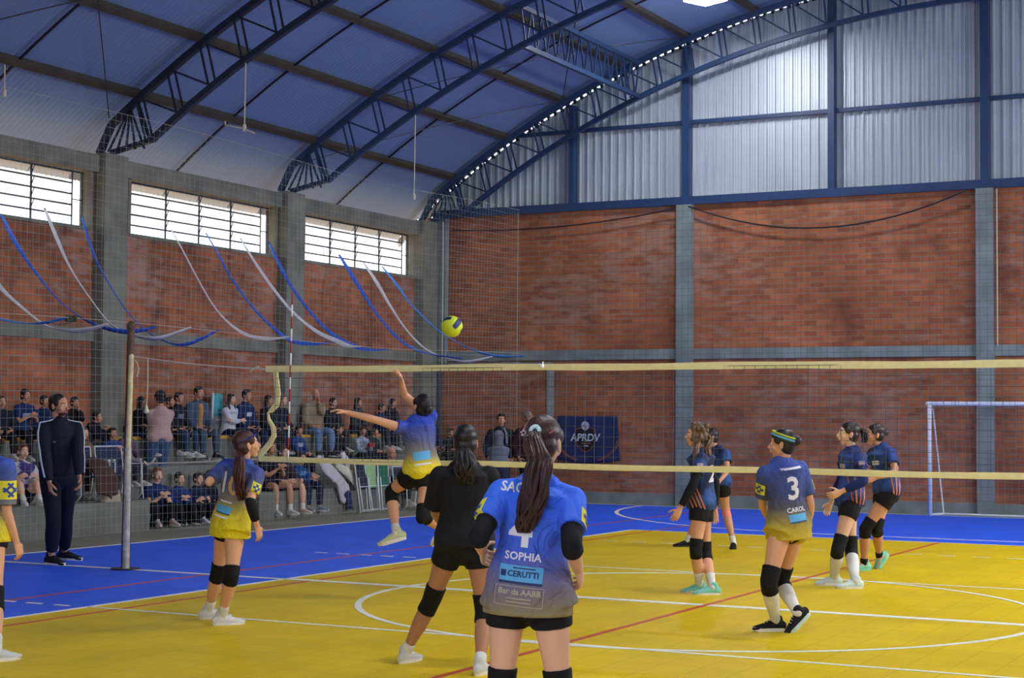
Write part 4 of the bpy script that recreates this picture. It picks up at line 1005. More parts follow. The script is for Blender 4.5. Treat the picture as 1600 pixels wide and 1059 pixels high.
        for q in (-1, 1):
            h.ell(c+r*q*.076*k-f*.012*k-u*.008*k, r*.010*k, (f*.9-u*.25)*.020*k, u*.033*k, 10, 8)
            h.ell(c+r*q*.040*k+f*.055*k-u*.03*k, r*.022*k, f*.024*k, u*.024*k, 10, 8)
        h.tube([c-u*.05*k-f*.022*k, hb.lerp(nb, .5)], [.044*k, .047*k], seg=12)
        mh = remesh(h, (.0052 if s.lod else .0085)*k, 3 if s.lod else 2)
        out = mb_of(me); out.merge(mh); bpy.data.meshes.remove(me); bpy.data.meshes.remove(mh)
        hm = MB()
        for i in (0, 1):
            if not arms[i] or hands[i] is None: continue
            d = (s.wr[i]-s.el[i]).normalized(); pn = palm[i] if palm[i] is not None else (s.sr*(1 if i == 0 else -1))
            if abs(pn.dot(d)) > .9: pn = s.sf
            sd = d.cross(pn)*(1 if i == 0 else -1)
            if sd.dot(s.sf) < -0.2 and palm[i] is None: sd = -sd
            hand_mb(hm, s.wr[i], d, pn, sd, k*(1.1 if s.male else 1), hands[i], 8 if s.lod else 5)
        if hm.v:
            if s.lod:
                mm = remesh(hm, .0038, 2, .4); out.merge(mm); bpy.data.meshes.remove(mm)
            else: out.add(hm.v, hm.f)
        if feet:
            fm = MB()
            for i in (0, 1):
                if feet[i]: a, b = shoe_mb(s.an[i], feet[i][0], feet[i][1], k*.9); fm.add(a.v, a.f)
            out.add(fm.v, fm.f)
        bo = s.part(out, 'body', M_skin(skin)); s.bo = bo
        # face
        for q, nm in ((-1, 'eye'), (1, 'eye')):
            e = MB(); ec = c+r*q*.031*k+f*.076*k+u*.002*k
            e.ell(ec, r*.0135*k, f*.010*k, u*.0085*k, 12, 8); e.m = 1; e.ell(ec+f*.005*k, r*.0065*k, f*.0065*k, u*.0068*k, 10, 8)
            e.build(nm, [M_eyew, M_iris], s.root, True)
            e = MB(); e.tube([c+r*q*.016*k+f*.087*k+u*.024*k, c+r*q*.032*k+f*.086*k+u*.029*k, c+r*q*.050*k+f*.074*k+u*.024*k], [.0028*k, .0035*k, .0022*k], seg=6)
            s.brow = e.build('eyebrow', M_hair('dark'), s.root, True)
        e = MB(); e.ell(c-u*.056*k+f*.097*k, r*.021*k, f*.005*k, u*.0035*k, 12, 8); e.ell(c-u*.064*k+f*.096*k, r*.017*k, f*.005*k, u*.0042*k, 12, 8)
        e.build('mouth', M_lip, s.root, True)
        return bo
    def shirt(s, m_, t0=-.12, sl=(.6, .6), off=.018, flare=.03, name='shirt', collar=True, sloff=.020, ext=0., tucked=False, voxel=None):
        k = s.k; mb = MB(); P, R, S = s.torso(t0, .96, off, flare)
        R[-1] = (R[-1][0]*1.02, R[-1][1]*1.05); mb.tube(P, R, sides=S, seg=18, flat=1)
        if t0 < -.03:
            for i in (0, 1):
                c = s.hip[i]-s.hf*.032*k+Z*.02*k; q = (.083+off+.004)*k; mb.ell(c, V3((q, 0, 0)), V3((0, q, 0)), V3((0, 0, q*.9)))
                if t0 < -.2:   # a long shirt lies over the tops of the thighs
                    e = s.hip[i].lerp(s.kn[i], min(.34, (-t0)*1.0)); e = V3((e.x, e.y, max(e.z, s.hip[i].z+t0*(s.neck-s.pel).length+.06)))
                    mb.tube([s.hip[i], e], [(.096+off)*k, (.098+off+flare*.3)*k], seg=14, flat=2)
        for i in (0, 1):
            sgn = -1 if i == 0 else 1
            mb.tube([s.neck+s.sr*sgn*.035*k-s.sp*.040*k, s.sh[i]-s.sp*.002*k], [.062*k, .061*k], seg=12)
            if sl[i] > 0:
                P, R = s.arm(i, 0, sl[i], sloff*k); 
                if sl[i] < 1: R = [q*(1+.16*j/len(R)) for j, q in enumerate(R)]
                mb.tube(P, R, seg=14, flat=2)
        return s.part(mb, name, m_, voxel=voxel or ((.009 if s.lod else .017)*k), it=3)
    def shorts(s, m_, t1=.30, top=.12, off=.010, name='shorts', tl=None):
        k = s.k; mb = MB(); P, R, S = s.torso(-.15, top, off, .0); mb.tube(P, R, sides=S, seg=16)
        for i in (0, 1):
            P, R = s.leg(i, 0, t1 if tl is None else tl[i], (off+.003)*k); mb.tube(P, R, seg=14, flat=2)
            c = s.hip[i]-s.hf*.030*k+Z*.01*k; q = (.080+off*.8)*k; mb.ell(c, V3((q, 0, 0)), V3((0, q, 0)), V3((0, 0, q)))
        return s.part(mb, name, m_, voxel=(.009 if s.lod else .017)*k, it=3)
    def pants(s, m_, t1=1.93, off=.016, name='trousers'): return s.shorts(m_, t1, .1, off, name)
    def pad(s, i, m_=None, t0=.82, t1=1.24, off=.010, name='knee_pad'):
        k = s.k; mb = MB(); P, R = s.leg(i, t0, t1, off*k, 12)
        mb.tube(P, R, seg=16, flat=3)
        d = (s.kn[i]-s.hip[i]).normalized()+(s.kn[i]-s.an[i]).normalized(); f = (d.normalized() if d.length > .25 else s.hf)
        mb.ell(s.kn[i]+f*.020*k-Z*.01*k, V3((.052*k, 0, 0)), V3((0, .052*k, 0)), V3((0, 0, .066*k)))
        return s.part(mb, name, m_ or M_kpad, voxel=.008*k if s.lod else .014, it=3)
    def sleeve(s, i, t0, t1, m_, name='arm_sleeve', off=.006): 
        P, R = s.arm(i, t0, t1, off*s.k, 16); mb = MB(); mb.tube(P, R, seg=16, flat=3); return s.part(mb, name, m_)
    def sock(s, i, t0=1.75, m_=None, off=.006):
        P, R = s.leg(i, t0, 2.03, off*s.k, 6); mb = MB(); mb.tube(P, R, seg=12); return s.part(mb, 'sock', m_ or M_sock)
    def shoe(s, i, f, u, m_, msole=None, laces=None):
        a, b = shoe_mb(s.an[i], f, u, s.k*(1.12 if s.male else 1.0))
        if s.lod: o = s.part(a, 'shoe', m_, voxel=.006, it=3)
        else: o = s.part(a, 'shoe', m_)
        q = b.build('sole', msole or M_sole, o, False)
        if laces:
            g = s.an[i]-u*.085*s.k; l = MB(); sd = f.cross(u).normalized()
            for j in range(4):
                c = g+f*(.055+.022*j)*s.k+u*(.098-.013*j)*s.k; l.tube([c-sd*.02*s.k-u*.006, c+u*.002, c+sd*.02*s.k-u*.006], .003, seg=5)
            l.build('laces', laces, o, True)
        return o
    def hair(s, col, style='short', tail=None, name='hair', r0=.03, m_=None):
        k = s.k; c = s.head; r, f, u = s.hd_r, s.look, s.hd_u; h = MB(); M_ = M_hair(col)
        if style == 'bald': return None
        if style in ('short', 'boy'):
            h.ell(c+u*.052*k-f*.022*k, r*.080*k, f*.094*k, u*.078*k, 20, 12)
            h.ell(c+u*.002*k-f*.046*k, r*.078*k, f*.062*k, u*.068*k, 16, 10)
            for q in (-1, 1): h.ell(c+r*q*.068*k+u*.030*k+f*.012*k, r*.015*k, f*.036*k, u*.040*k, 10, 8)
            if style == 'boy': h.ell(c+u*.088*k+f*.035*k, r*.066*k, f*.052*k, u*.034*k, 14, 8)
        else:
            h.ell(c+u*.048*k-f*.022*k, r*.083*k, f*.099*k, u*.084*k, 20, 12)
            h.ell(c-u*.008*k-f*.048*k, r*.080*k, f*.064*k, u*.078*k, 16, 10)
            for q in (-1, 1): h.ell(c+r*q*.068*k+u*.035*k+f*.020*k, r*.017*k, f*.036*k, u*.036*k, 10, 8)
        if style == 'long':
            for q in (-1, 1):
                h.tube([c+r*q*.062*k+u*.045*k-f*.0*k, c+r*q*.084*k-u*.03*k-f*.012*k, c+r*q*.088*k-u*.13*k-f*.0*k, c+r*q*.085*k-u*.22*k+f*.03*k], [.03*k, .028*k, .028*k, .014*k], seg=8)
            h.tube([c-f*.07*k, c-f*.085*k-u*.1*k, c-f*.10*k-u*.22*k, c-f*.11*k-u*.30*k], [(.07*k, .04*k), (.085*k, .035*k), (.09*k, .03*k), (.06*k, .018*k)], side=r, seg=12)
        if style == 'bun': h.ell(c-f*.12*k+u*.035*k, r*.045*k, f*.04*k, u*.042*k, 14, 10)
        if style == 'curly':
            rnd = random.Random(int(c.x*100))
            for _ in range(26):
                a = rnd.uniform(-2.4, 2.4)-math.pi/2; z_ = rnd.uniform(-.06, .11); q = .085
                d = r*math.cos(a)*q+f*(math.sin(a)*q-.02)+u*z_; h.ell(c+d*k, V3((.028*k, 0, 0)), V3((0, .028*k, 0)), V3((0, 0, .028*k)), 8, 6)
        o = s.part(h, name, m_ or M_, voxel=(.0062 if s.lod else .010)*k, it=2)
        if tail:
            rnd = random.Random(5); t = MB(); pts = [V3(q) for q in tail]; n = len(pts); nl = 44 if s.lod else 8
            for j in range(nl):
                a = 2*math.pi*j/nl*1.0; ph = rnd.uniform(0, 6.3); ex = rnd.uniform(.86, 1.0); P = []; R = []
                for i in range(n*3-2):
                    x = min(i/3, n-1); b = min(int(x), n-2); p = pts[b].lerp(pts[b+1], x-b); tt = i/(n*3-3)
                    if tt > ex: break
                    env = (.35+1.0*math.sin(min(1, tt*1.7)*math.pi/2))*(1-.55*max(0, tt-.6)/.4)
                    rad = r0*env*(.78, .34, .60)[j % 3]; off = (r*math.cos(a+.5*math.sin(5*tt+ph))+f*math.sin(a+.5*math.sin(5*tt+ph))*.6)*rad+r*(.004+.010*tt)*math.sin(13*tt+ph)
                    P.append(p+off*k); R.append(r0*.21*k*(1-.6*tt**3)*(.5+.5*env))
                if len(P) > 2: t.tube(P, R, seg=7)
            t.build('ponytail', m_ or M_, s.root, True)
        return o
    def band(s, p, axis, rad, m_, name='hair_tie', th=.010):
        b = MB(); axis = axis.normalized(); x = axis.orthogonal().normalized(); y = axis.cross(x); P = [p+(x*math.cos(a)+y*math.sin(a))*rad for a in [2*math.pi*i/16 for i in range(17)]]
        b.tube(P, th, seg=8, cap=False); return s.part(b, name, m_)
    def decal(s, target, shape, o, n, m_, name, off=.0, lift=.003, up=None, parent=None):
        me = target.data; key = target.name
        if not hasattr(s, 'bv'): s.bv = {}
        if key not in s.bv: s.bv[key] = BVHTree.FromPolygons([v.co for v in me.vertices], [tuple(p.vertices) for p in me.polygons])
        n = n.normalized(); up = up or (Z-n*n.z); up = (up-n*up.dot(n)).normalized(); rt = up.cross(n)
        mb = decal_mb(s.bv[key], V3(o)-s.base, n, up, rt, shape[0], shape[1], off, lift)
        if not mb.f: return None
        me = bpy.data.meshes.new(name); me.from_pydata(mb.v, [], mb.f); me.materials.append(m_); me.update()
        return link(me, name, target if parent is None else parent, None)

def reach(par, L, px, py, sign):
    """joint at photo ray (px, py) at bone length L from its parent; sign -1 nearer to the camera, +1 farther"""
    d = ray(px, py).normalized(); o = CP; t0 = (par-o).dot(d); h2 = (par-(o+d*t0)).length_squared; q = L*L-h2
    return o+d*(t0+(math.sqrt(q)*sign if q > 0 else 0))
def knee_between(hip, ank, L1, L2, px, py):
    d = ray(px, py).normalized(); t0 = ((hip+ank)/2-CP).dot(d); best = None
    for i in range(-40, 41):
        t = t0+i*.012; p = CP+d*t; e = ((p-hip).length-L1)**2+((p-ank).length-L2)**2
        if best is None or e < best[0]: best = (e, p)
    return best[1]
def at_d(px, py, dep, dz=0): return pix(px, py, dep+dz)

class Player(Person):
    """joints given where the photograph shows them, at the depth of the feet"""
    def __init__(s, label, H, foot_px, pel, neck, head, hip_yaw, sho_yaw, look_yaw, look_pitch, knees, ankles, elbows, wrists, depth=None, group=None, male=False, headd=0, neckd=0, ground=True, girth=1.0, shraise=(0, 0), air=None):
        if depth is None:
            g = on(foot_px[0], foot_px[1], 'Z', 0); depth = depth_of(g)
        s.depth = depth; P = at_d(pel[0], pel[1], depth); base = V3((P.x, P.y, 0))
        super().__init__(label, H, base, group, 1); k = s.k
        N_ = at_d(neck[0], neck[1], depth, neckd); Hd = at_d(head[0], head[1], depth, headd)
        hf, sf = yawdir(hip_yaw), yawdir(sho_yaw)
        lk = yawdir(look_yaw)*math.cos(R_(look_pitch))+Z*math.sin(R_(look_pitch))
        hr = hf.cross(Z); sr = sf.cross((N_-P).normalized()).normalized(); sw = (.168 if male else .157)*k
        hip = [P-hr*.088*k-Z*.03*k, P+hr*.088*k-Z*.03*k]; sp = (N_-P).normalized()
        sh = [N_-sr*sw-sp*.064*k+sp*shraise[0]*k, N_+sr*sw-sp*.064*k+sp*shraise[1]*k]
        L1, L2, A1, A2 = .41*k, .40*k, .285*k, .24*k
        an = []; kn = []
        for i in (0, 1):
            a = ankles[i]
            if len(a) == 2: ap = on(a[0], a[1], 'Z', .085*k)
            else: ap = at_d(a[0], a[1], depth, a[2])
            an.append(ap); kk = knees[i]
            kn.append(knee_between(hip[i], ap, L1, L2, kk[0], kk[1]))
        el = [reach(sh[i], A1, elbows[i][0], elbows[i][1], elbows[i][2]) for i in (0, 1)]
        wr = [reach(el[i], A2, wrists[i][0], wrists[i][1], wrists[i][2]) for i in (0, 1)]
        s.pose(P, N_, Hd, hf, sf, lk, el, wr, kn, an, male=male, girth=girth, shraise=shraise)
    def report(s, nm):
        print('LEN', nm, 'spine %.2f' % (s.neck-s.pel).length, 'head %.2f' % (s.head-s.neck).length, *['L%d th %.2f sh %.2f ua %.2f fa %.2f' % (i, (s.kn[i]-s.hip[i]).length, (s.an[i]-s.kn[i]).length, (s.el[i]-s.sh[i]).length, (s.wr[i]-s.el[i]).length) for i in (0, 1)], 'pelz %.2f' % s.pel.z, 'scale', round(s.k, 3))

M_ylp = mat('yellow_patch', (222, 216, 40), .7); M_blp = mat('blue_emblem', (38, 62, 140), .7)
M_wht = mat('white_print', (222, 222, 226), .7); M_sky = mat('sky_blue_print', (88, 170, 216), .7); M_navy = mat('navy_print', (30, 50, 96), .7); M_tan = mat('pale_khaki_print', (176, 168, 140), .7)
M_greyp = mat('pale_grey_print', (176, 172, 170), .7)
M_wcol = cloth('white_collar', (210, 212, 216))

def sleeve_patch(p, target, i, nrm, sz=.075, up=None, t=.45):
    c = p.sh[i].lerp(p.el[i], t); u = (p.sh[i]-p.el[i]).normalized()
    a = p.decal(target, rect_shape(-sz/2, -sz/2, sz/2, sz/2), c, nrm, M_ylp, 'sleeve_patch', up=u)
    if a: p.decal(target, bank_cross(sz*.8), c, nrm, M_blp, 'patch_emblem', up=u, lift=.0055, parent=target)
def pat_sponsors(p, sh, o, n, up, name, logo1, logo2, sc_=1.0):
    """back prints of the blue and yellow jerseys"""
    if name: p.decal(sh, shift(text_shape(name, .062*sc_, bold=.0012), 0, .095*sc_), o, n, M_wht, 'name_print', up=up)
    p.decal(sh, shift(rect_shape(-.125*sc_, -.045*sc_, .125*sc_, .045*sc_), 0, 0), o, n, M_sky, 'sponsor_panel', up=up)
    p.decal(sh, shift(rect_shape(-.125*sc_, -.06*sc_, .125*sc_, -.045*sc_, 8, 2), 0, 0), o, n, M_navy, 'sponsor_stripe', up=up)
    if logo1:
        p.decal(sh, shift(text_shape(logo1, .046*sc_, bold=.001), .012*sc_, -.004*sc_), o, n, M_navy, 'sponsor_name', up=up, lift=.005)
        p.decal(sh, shift(rect_shape(-.118*sc_, -.02*sc_, -.088*sc_, .014*sc_, 3, 3), 0, 0), o, n, M_navy, 'sponsor_mark', up=up, lift=.005)
        p.decal(sh, shift(rect_shape(-.05*sc_, .027*sc_, .08*sc_, .034*sc_, 6, 1), 0, 0), o, n, M_navy, 'sponsor_small_print', up=up, lift=.005)
    if logo2:
        p.decal(sh, shift(frame_shape(-.14*sc_, -.185*sc_, .14*sc_, -.072*sc_, .004*sc_), 0, 0), o, n, M_tan, 'sponsor_frame', up=up)
        p.decal(sh, shift(text_shape(logo2, .046*sc_, bold=.0012), 0, -.105*sc_), o, n, M_tan, 'sponsor_name', up=up)
        for yy in (-.142, -.162): p.decal(sh, shift(rect_shape(-.07*sc_, (yy-.003)*sc_, .07*sc_, (yy+.003)*sc_, 6, 1), 0, 0), o, n, M_tan, 'sponsor_small_print', up=up)

M_elast = mat('mint_hair_elastic', (190, 226, 216), .6)
# ---- player with long ponytail, closest to the camera
p = Player('person nearest the camera, long brown ponytail, blue jersey reading SOPHIA', 1.70, (0, 0), (826, 914), (842, 752), (850, 693), 8, 4, 22, -2,
           [(783, 1075), (874, 1078)], [(786, 1222, .0), (880, 1222, .0)], [(748, 838, -1), (893, 852, -1)], [(754, 862, 1), (904, 893, 1)], depth=7.75, headd=.02)
p.report('sophia')
p.body('d', hands=(.9, .55))
G1 = grad_cloth('blue_to_khaki_jersey', [(.76, (158, 142, 70)), (.86, (132, 122, 100)), (.98, (112, 108, 140)), (1.10, (66, 98, 200)), (1.5, (54, 118, 250))])
sh = p.shirt(G1, t0=-.27, sl=(.66, .66), off=.020, flare=.045, sloff=.016)
bk = -p.sf; bkh = V3((bk.x, bk.y, 0)).normalized(); mid = p.pel.lerp(p.neck, .5)
p.shorts(M_blk, .36, .1, .012)
for i in (0, 1): p.pad(i, t0=.78, t1=1.26)
p.sleeve(0, .50, 1.12, M_blk, off=.010); p.sleeve(1, .50, 1.20, M_blk, off=.010)
for i in (0, 1): p.sock(i); p.shoe(i, yawdir(0), Z, cloth('white_trainer_fabric', (206, 208, 206)))
hc = p.head; r, f, u = p.hd_r, p.look, p.hd_u; k = p.k
tb = hc-f*.105*k+u*.055*k
pt_ = [tb, tb-f*.045+u*.0-Z*.03]+[pix(x, y, p.depth+d) for x, y, d in ((843, 720, -.22), (836, 755, -.20), (831, 790, -.17), (822, 818, -.15), (818, 838, -.14))]
p.hair('brown', 'tied', tail=pt_, r0=.052)
p.band(tb-f*.01, f-Z*.3, .020, M_elast, 'hair_tie', .011)
M_clip = mat('pink_hair_clip', (190, 92, 104), .4)
c = MB(); q0 = hc-r*.070*k-f*.045*k+u*.085*k; c.tube([q0, q0-r*.006-f*.03-u*.035], .0045, seg=6); p.part(c, 'hair_clip', M_clip)
c = MB(); q0 = hc-r*.055*k-f*.09*k+u*.045*k; nn = (-f-r*.5).normalized(); x_ = r; pts = []
for i in range(11):
    a = math.pi/2+2*math.pi*i/10; rr = .016 if i % 2 == 0 else .008; pts.append(q0+nn*.012+x_*rr*math.cos(a)+u*rr*math.sin(a))
c.tube(pts, .0025, seg=5, cap=False); p.part(c, 'star_hair_clip', mat('silver_pink_clip', (214, 190, 196), .3))
c = MB(); q0 = hc+r*.06*k-f*.085*k+u*.045*k; c.tube([q0-f*.006, q0-f*.006+r*.02+u*.012], .004, seg=6); p.part(c, 'hair_clip', M_clip)
c = MB(); nb = p.neck+p.sp*.000; c.tube([nb+(p.sr*math.cos(a)*.062+p.sf*math.sin(a)*.058)*k+Z*(.012-.016*math.sin(a)) for a in [2*math.pi*i/20 for i in range(21)]], .010, seg=8, cap=False); p.part(c, 'collar', M_wcol)
o = p.pel.lerp(p.neck, .13)-p.sr*.032; upv = p.sp
pat_sponsors(p, sh, o+p.sp*.0, bkh, upv, 'SOPHIA', 'CERUTTI', 'Bar da AABB', .80)
p.decal(sh, shift(text_shape('4', .215, bold=.006), -.02, .03), o+p.sp*.16, bkh, M_wht, 'number_print', up=upv)
p.decal(sh, shift(text_shape('SACA', .060, bold=.0015), -.060, 0), o+p.sp*.385, bkh, M_wht, 'team_print', up=upv)
p.decal(sh, shift(text_shape('CENTRO DE', .024, bold=.0003), -.075, .045), o+p.sp*.385, bkh, M_greyp, 'team_small_print', up=upv)
sleeve_patch(p, sh, 0, (-p.sr-p.sf*.5), .085, t=.42); sleeve_patch(p, sh, 1, (p.sr-p.sf*.35), .085, t=.42)

# ---- player in black T-shirt
p = Player('person in plain black T-shirt seen from behind, legs apart', 1.64, (688, 1046), (726, 842), (726, 729), (728, 692), 355, 358, 5, 0,
           [(674, 938), (757, 955)], [(634, 1018), (750, 1036)], [(678, 797, 1), (776, 800, 1)], [(692, 822, 1), (768, 832, 1)], girth=1.04)
p.report('black'); p.body('c', hands=(.6, .6))
sh = p.shirt(cloth('black_cotton', (24, 25, 30)), t0=-.10, sl=(.88, .88), off=.032, flare=.03, sloff=.034)
p.shorts(M_blk, .36, .1, .014)
for i in (0, 1): p.pad(i, t0=.74, t1=1.22)
MWS = cloth('off_white_trainer', (198, 200, 196))
p.sock(0, 1.86); p.sock(1, 1.86); p.shoe(0, yawdir(30), Z, MWS, laces=M_wht); p.shoe(1, yawdir(20), Z, MWS, laces=M_wht)
hc = p.head; f, u, r = p.look, p.hd_u, p.hd_r; tb = hc-f*.10*p.k-u*.03
p.hair('black', 'tied', tail=[tb, tb-f*.03-Z*.03]+[pix(x, y, p.depth-.17) for x, y in ((727, 725), (727, 742), (730, 762))], r0=.062)
p.band(tb, f-Z*.2, .022, M_blk, 'hair_tie', .008)

# ---- left player with number on the back
p = Player('person in blue and yellow jersey, long reddish ponytail, standing near the net post', 1.62, (340, 977), (361, 814), (381, 722), (386, 695), 55, 28, 62, 12,
           [(341, 893), (362, 897)], [(326, 953), (347, 962)], [(322, 757, -1), (391, 783, -1)], [(343, 742, 1), (402, 823, 1)])
p.report('left'); p.body('a', hands=(.5, .35))
G2 = grad_cloth('blue_to_yellow_jersey', [(.78, (224, 204, 22)), (.92, (206, 188, 50)), (1.04, (128, 124, 112)), (1.20, (74, 84, 130)), (1.42, (52, 84, 176))])
sh = p.shirt(G2, t0=-.26, sl=(.75, .75), off=.020, flare=.045, sloff=.018)
p.shorts(M_blk, .30, .1, .004)
for i in (0, 1): p.pad(i, t0=.82, t1=1.22); p.sock(i, 1.78); p.shoe(i, yawdir(62 if i else 70), Z, cloth('white_trainer_fabric', (206, 208, 206)), laces=M_wht)
p.sleeve(1, .95, 1.72, M_blk, off=.008)
hc = p.head; f, u, r = p.look, p.hd_u, p.hd_r; tb = hc-f*.10*p.k-u*.02
p.hair('auburn', 'tied', tail=[tb]+[pix(x, y, p.depth-.2) for x, y in ((375, 715), (373, 740), (375, 765), (379, 788))], r0=.060)
c = MB(); c.tube([hc+(r*math.cos(a)*.083+f*(math.sin(a)*.100-.012))*p.k+u*(.055+.02*math.sin(a)) for a in [2*math.pi*i/24 for i in range(25)]], .006, seg=6, cap=False); p.part(c, 'headband', cloth('blue_headband', (44, 60, 130)))
c = MB(); nb = p.neck; c.tube([nb+(p.sr*math.cos(a)*.06+p.sf*math.sin(a)*.056)*p.k+Z*.012 for a in [2*math.pi*i/20 for i in range(21)]], .011, seg=8, cap=False); p.part(c, 'collar', M_wcol)
n = -p.sf; n = (n-p.sr*.0); n.z = 0; o = p.pel.lerp(p.neck, .22)
pat_sponsors(p, sh, o, n, p.sp, None, None, None, .62)
p.decal(sh, shift(rect_shape(-.06, .055, .06, .068, 4, 1), 0, 0), o, n, M_wht, 'name_print', up=p.sp)
p.decal(sh, shift(rect_shape(-.075, -.055, .075, -.068, 4, 1), 0, 0), o, n, M_wht, 'sponsor_small_print', up=p.sp)
p.decal(sh, shift(text_shape('1', .24, bold=.004), -.06, .20), o, n, M_wht, 'number_print', up=p.sp)
p.decal(sh, shift(text_shape('0', .24, bold=.004), .05, .20), o, n, mat('gold_print', (196, 164, 96), .7), 'number_print', up=p.sp)
sleeve_patch(p, sh, 1, (p.sr*.75-p.sf*.6), .078, t=.45); sleeve_patch(p, sh, 0, (-p.sr-p.sf*.3), .075, t=.4)

# ---- jumping player
pj = on(655, 737, 'Y', -.9); dj = depth_of(pj)
p = Player('person jumping in mid-air with one arm raised, blue and yellow jersey', 1.66, None, (659, 733), (651, 655), (658, 634), 315, 330, 320, 32,
           [(611, 768, 0), (660, 805, 0)], [(619, 832, -.10), (700, 830, .05)], [(585, 655, -1), (631, 617, 1)], [(541, 644, 1), (627, 594, -1)], depth=dj, shraise=(.0, .07), neckd=-.02)
p.report('jump'); p.body('a', hands=(.25, .15), palm=(-Z, None))
G3 = grad_cloth('blue_grey_yellow_jersey', [(1.12, (232, 216, 30)), (1.26, (216, 196, 50)), (1.36, (130, 126, 116)), (1.50, (84, 92, 142)), (1.66, (50, 76, 184))])
sh = p.shirt(G3, t0=-.08, sl=(.22, .22), off=.022, flare=.05, sloff=.016)
p.shorts(M_blk, .42, .08, .020)
p.pad(0, t0=.78, t1=1.28); p.pad(1, t0=.78, t1=1.24)
ML = cloth('pale_lime_trainer', (196, 204, 160))
p.sock(0, 1.85); p.sock(1, 1.85)
p.shoe(0, (yawdir(278)*.93-Z*.28), (Z*.93+yawdir(278)*.28), ML, laces=M_wht); p.shoe(1, (-Z*.8+yawdir(280)*.5), (yawdir(100)*.8*1+Z*.5), ML)
hc = p.head; f = p.look; tb = hc-f*.10*p.k
p.hair('black', 'bun')
p.decal(sh, rect_shape(-.08, -.04, .08, .04), p.pel.lerp(p.neck, .28), V3((-p.sf.x, -p.sf.y, 0))*.4-FH*.9, M_sky, 'sponsor_panel', up=p.sp)
p.decal(sh, rect_shape(-.08, -.085, .08, -.07, 6, 2), p.pel.lerp(p.neck, .28), V3((-p.sf.x, -p.sf.y, 0))*.4-FH*.9, M_wht, 'sponsor_small_print', up=p.sp)

# ---- rivals ---------------------------------------------------------------
RIV = mottle_cloth('navy_blue_mottled_jersey', (26, 36, 66), (44, 78, 138), 6)
M_or = mat('orange_print', (206, 122, 48), .7)
def rival_prints(p, sh, n, o, num=None, stripes=True, crest=True, numo=None, nn=None):
    if stripes:
        for q in range(3): p.decal(sh, rect_shape(-.10+.05*q, -.19, -.082+.05*q, .04, 3, 12, shear=.10 if q != 1 else .13), o, n, M_or, 'orange_stripe', up=p.sp)
    if num:
        a = numo or o; b = nn or n
        p.decal(sh, text_shape(num, .24, bold=.008), a, b, M_wht, 'number_print', up=p.sp)
# E: side-on girl facing left
p = Player('person facing left with curly brown ponytail, navy jersey and mint shoes', 1.63, (1098, 927), (1096, 784), (1094, 705), (1088, 680), 285, 270, 270, 4,
           [(1087, 858), (1102, 864)], [(1093, 914), (1113, 917)], [(1083, 757, -1), (1118, 752, 1)], [(1062, 795, -1), (1117, 797, 1)])
p.report('E'); p.body('a', hands=(.4, .4))
sh = p.shirt(RIV, t0=-.14, sl=(.55, .55), off=.020, flare=.03, sloff=.018)
p.shorts(M_blk, .36, .1, .014)
for i in (0, 1): p.pad(i, t0=.76, t1=1.22); p.sock(i, 1.66)
MM = cloth('mint_trainer', (124, 200, 184)); MO = mat('pale_orange_sole', (222, 190, 170), .6)
p.shoe(0, yawdir(262), Z, MM, MO, M_wht); p.shoe(1, yawdir(266), Z, MM, None, M_wht)
p.sleeve(0, .5, 1.85, M_blk, off=.008); p.sleeve(1, .5, 1.85, M_blk, off=.008)
hc = p.head; f, u, r = p.look, p.hd_u, p.hd_r; tb = hc-f*.10*p.k+u*.02
p.hair('lt', 'curly', tail=[tb, tb-f*.04-Z*.04]+[pix(x, y, p.depth-.05) for x, y in ((1105, 700), (1107, 718), (1106, 734))], r0=.050)
c = MB()
c.tube([hc-f*.02*p.k-u*.06*p.k-r*.05, hc-f*.0-u*.12-r*.09, hc+f*.0-u*.20-r*.11, hc+f*.01-u*.26-r*.10], [.03, .034, .034, .02], seg=8); p.part(c, 'hair_lock', M_hair('lt'), voxel=.008, it=1)
p.band(tb, f-Z*.2, .022, cloth('sky_hair_tie', (120, 180, 220)), 'hair_tie', .008)
lf = -p.sr   # her left side faces the camera
cn = V3((-FH.x, -FH.y, 0))
p.decal(sh, text_shape('2', .22, bold=.008), p.pel.lerp(p.neck, .55)-p.sf*.05, cn*.85-p.sf*.5, M_wht, 'number_print', up=p.sp)
for q in range(4): p.decal(sh, rect_shape(-.08+.035*q, -.12, -.066+.035*q, .10, 3, 12, shear=-.08), p.pel.lerp(p.neck, .12)+p.sf*.02, cn, M_or, 'orange_stripe', up=p.sp)
p.decal(sh, rect_shape(-.03, -.03, .03, .03), p.sh[0].lerp(p.el[0], .28), cn, mat('pale_crest', (170, 150, 168), .7), 'sleeve_crest', up=p.sp)
# F: far girl behind E
p = Player('person farthest back on the court, partly hidden, pink bandage below the knee', 1.62, (1146, 857), (1124, 752), (1120, 700), (1110, 683), 250, 235, 262, 2,
           [(1134, 797), (1092, 800)], [(1146, 848), (1074, 845)], [(1137, 735, -1), (1106, 730, -1)], [(1124, 752, -1), (1098, 745, -1)])
p.report('F'); p.body('b', hands=(.5, .5))
sh = p.shirt(RIV, t0=-.10, sl=(.55, .55), off=.022, flare=.03, sloff=.026); p.shorts(M_blk, .42, .1, .014)
MP = cloth('pink_bandage', (226, 132, 118)); p.pad(0, MP, .90, 1.22, .006, 'bandage'); p.pad(1, MP, .90, 1.22, .006, 'bandage')
MBK = cloth('black_trainer', (26, 26, 30))
for i in (0, 1): p.sock(i, 1.82); p.shoe(i, yawdir(190 if i == 0 else 262), Z, MBK, mat('black_sole', (40, 40, 42), .6))
p.hair('dark', 'tied')
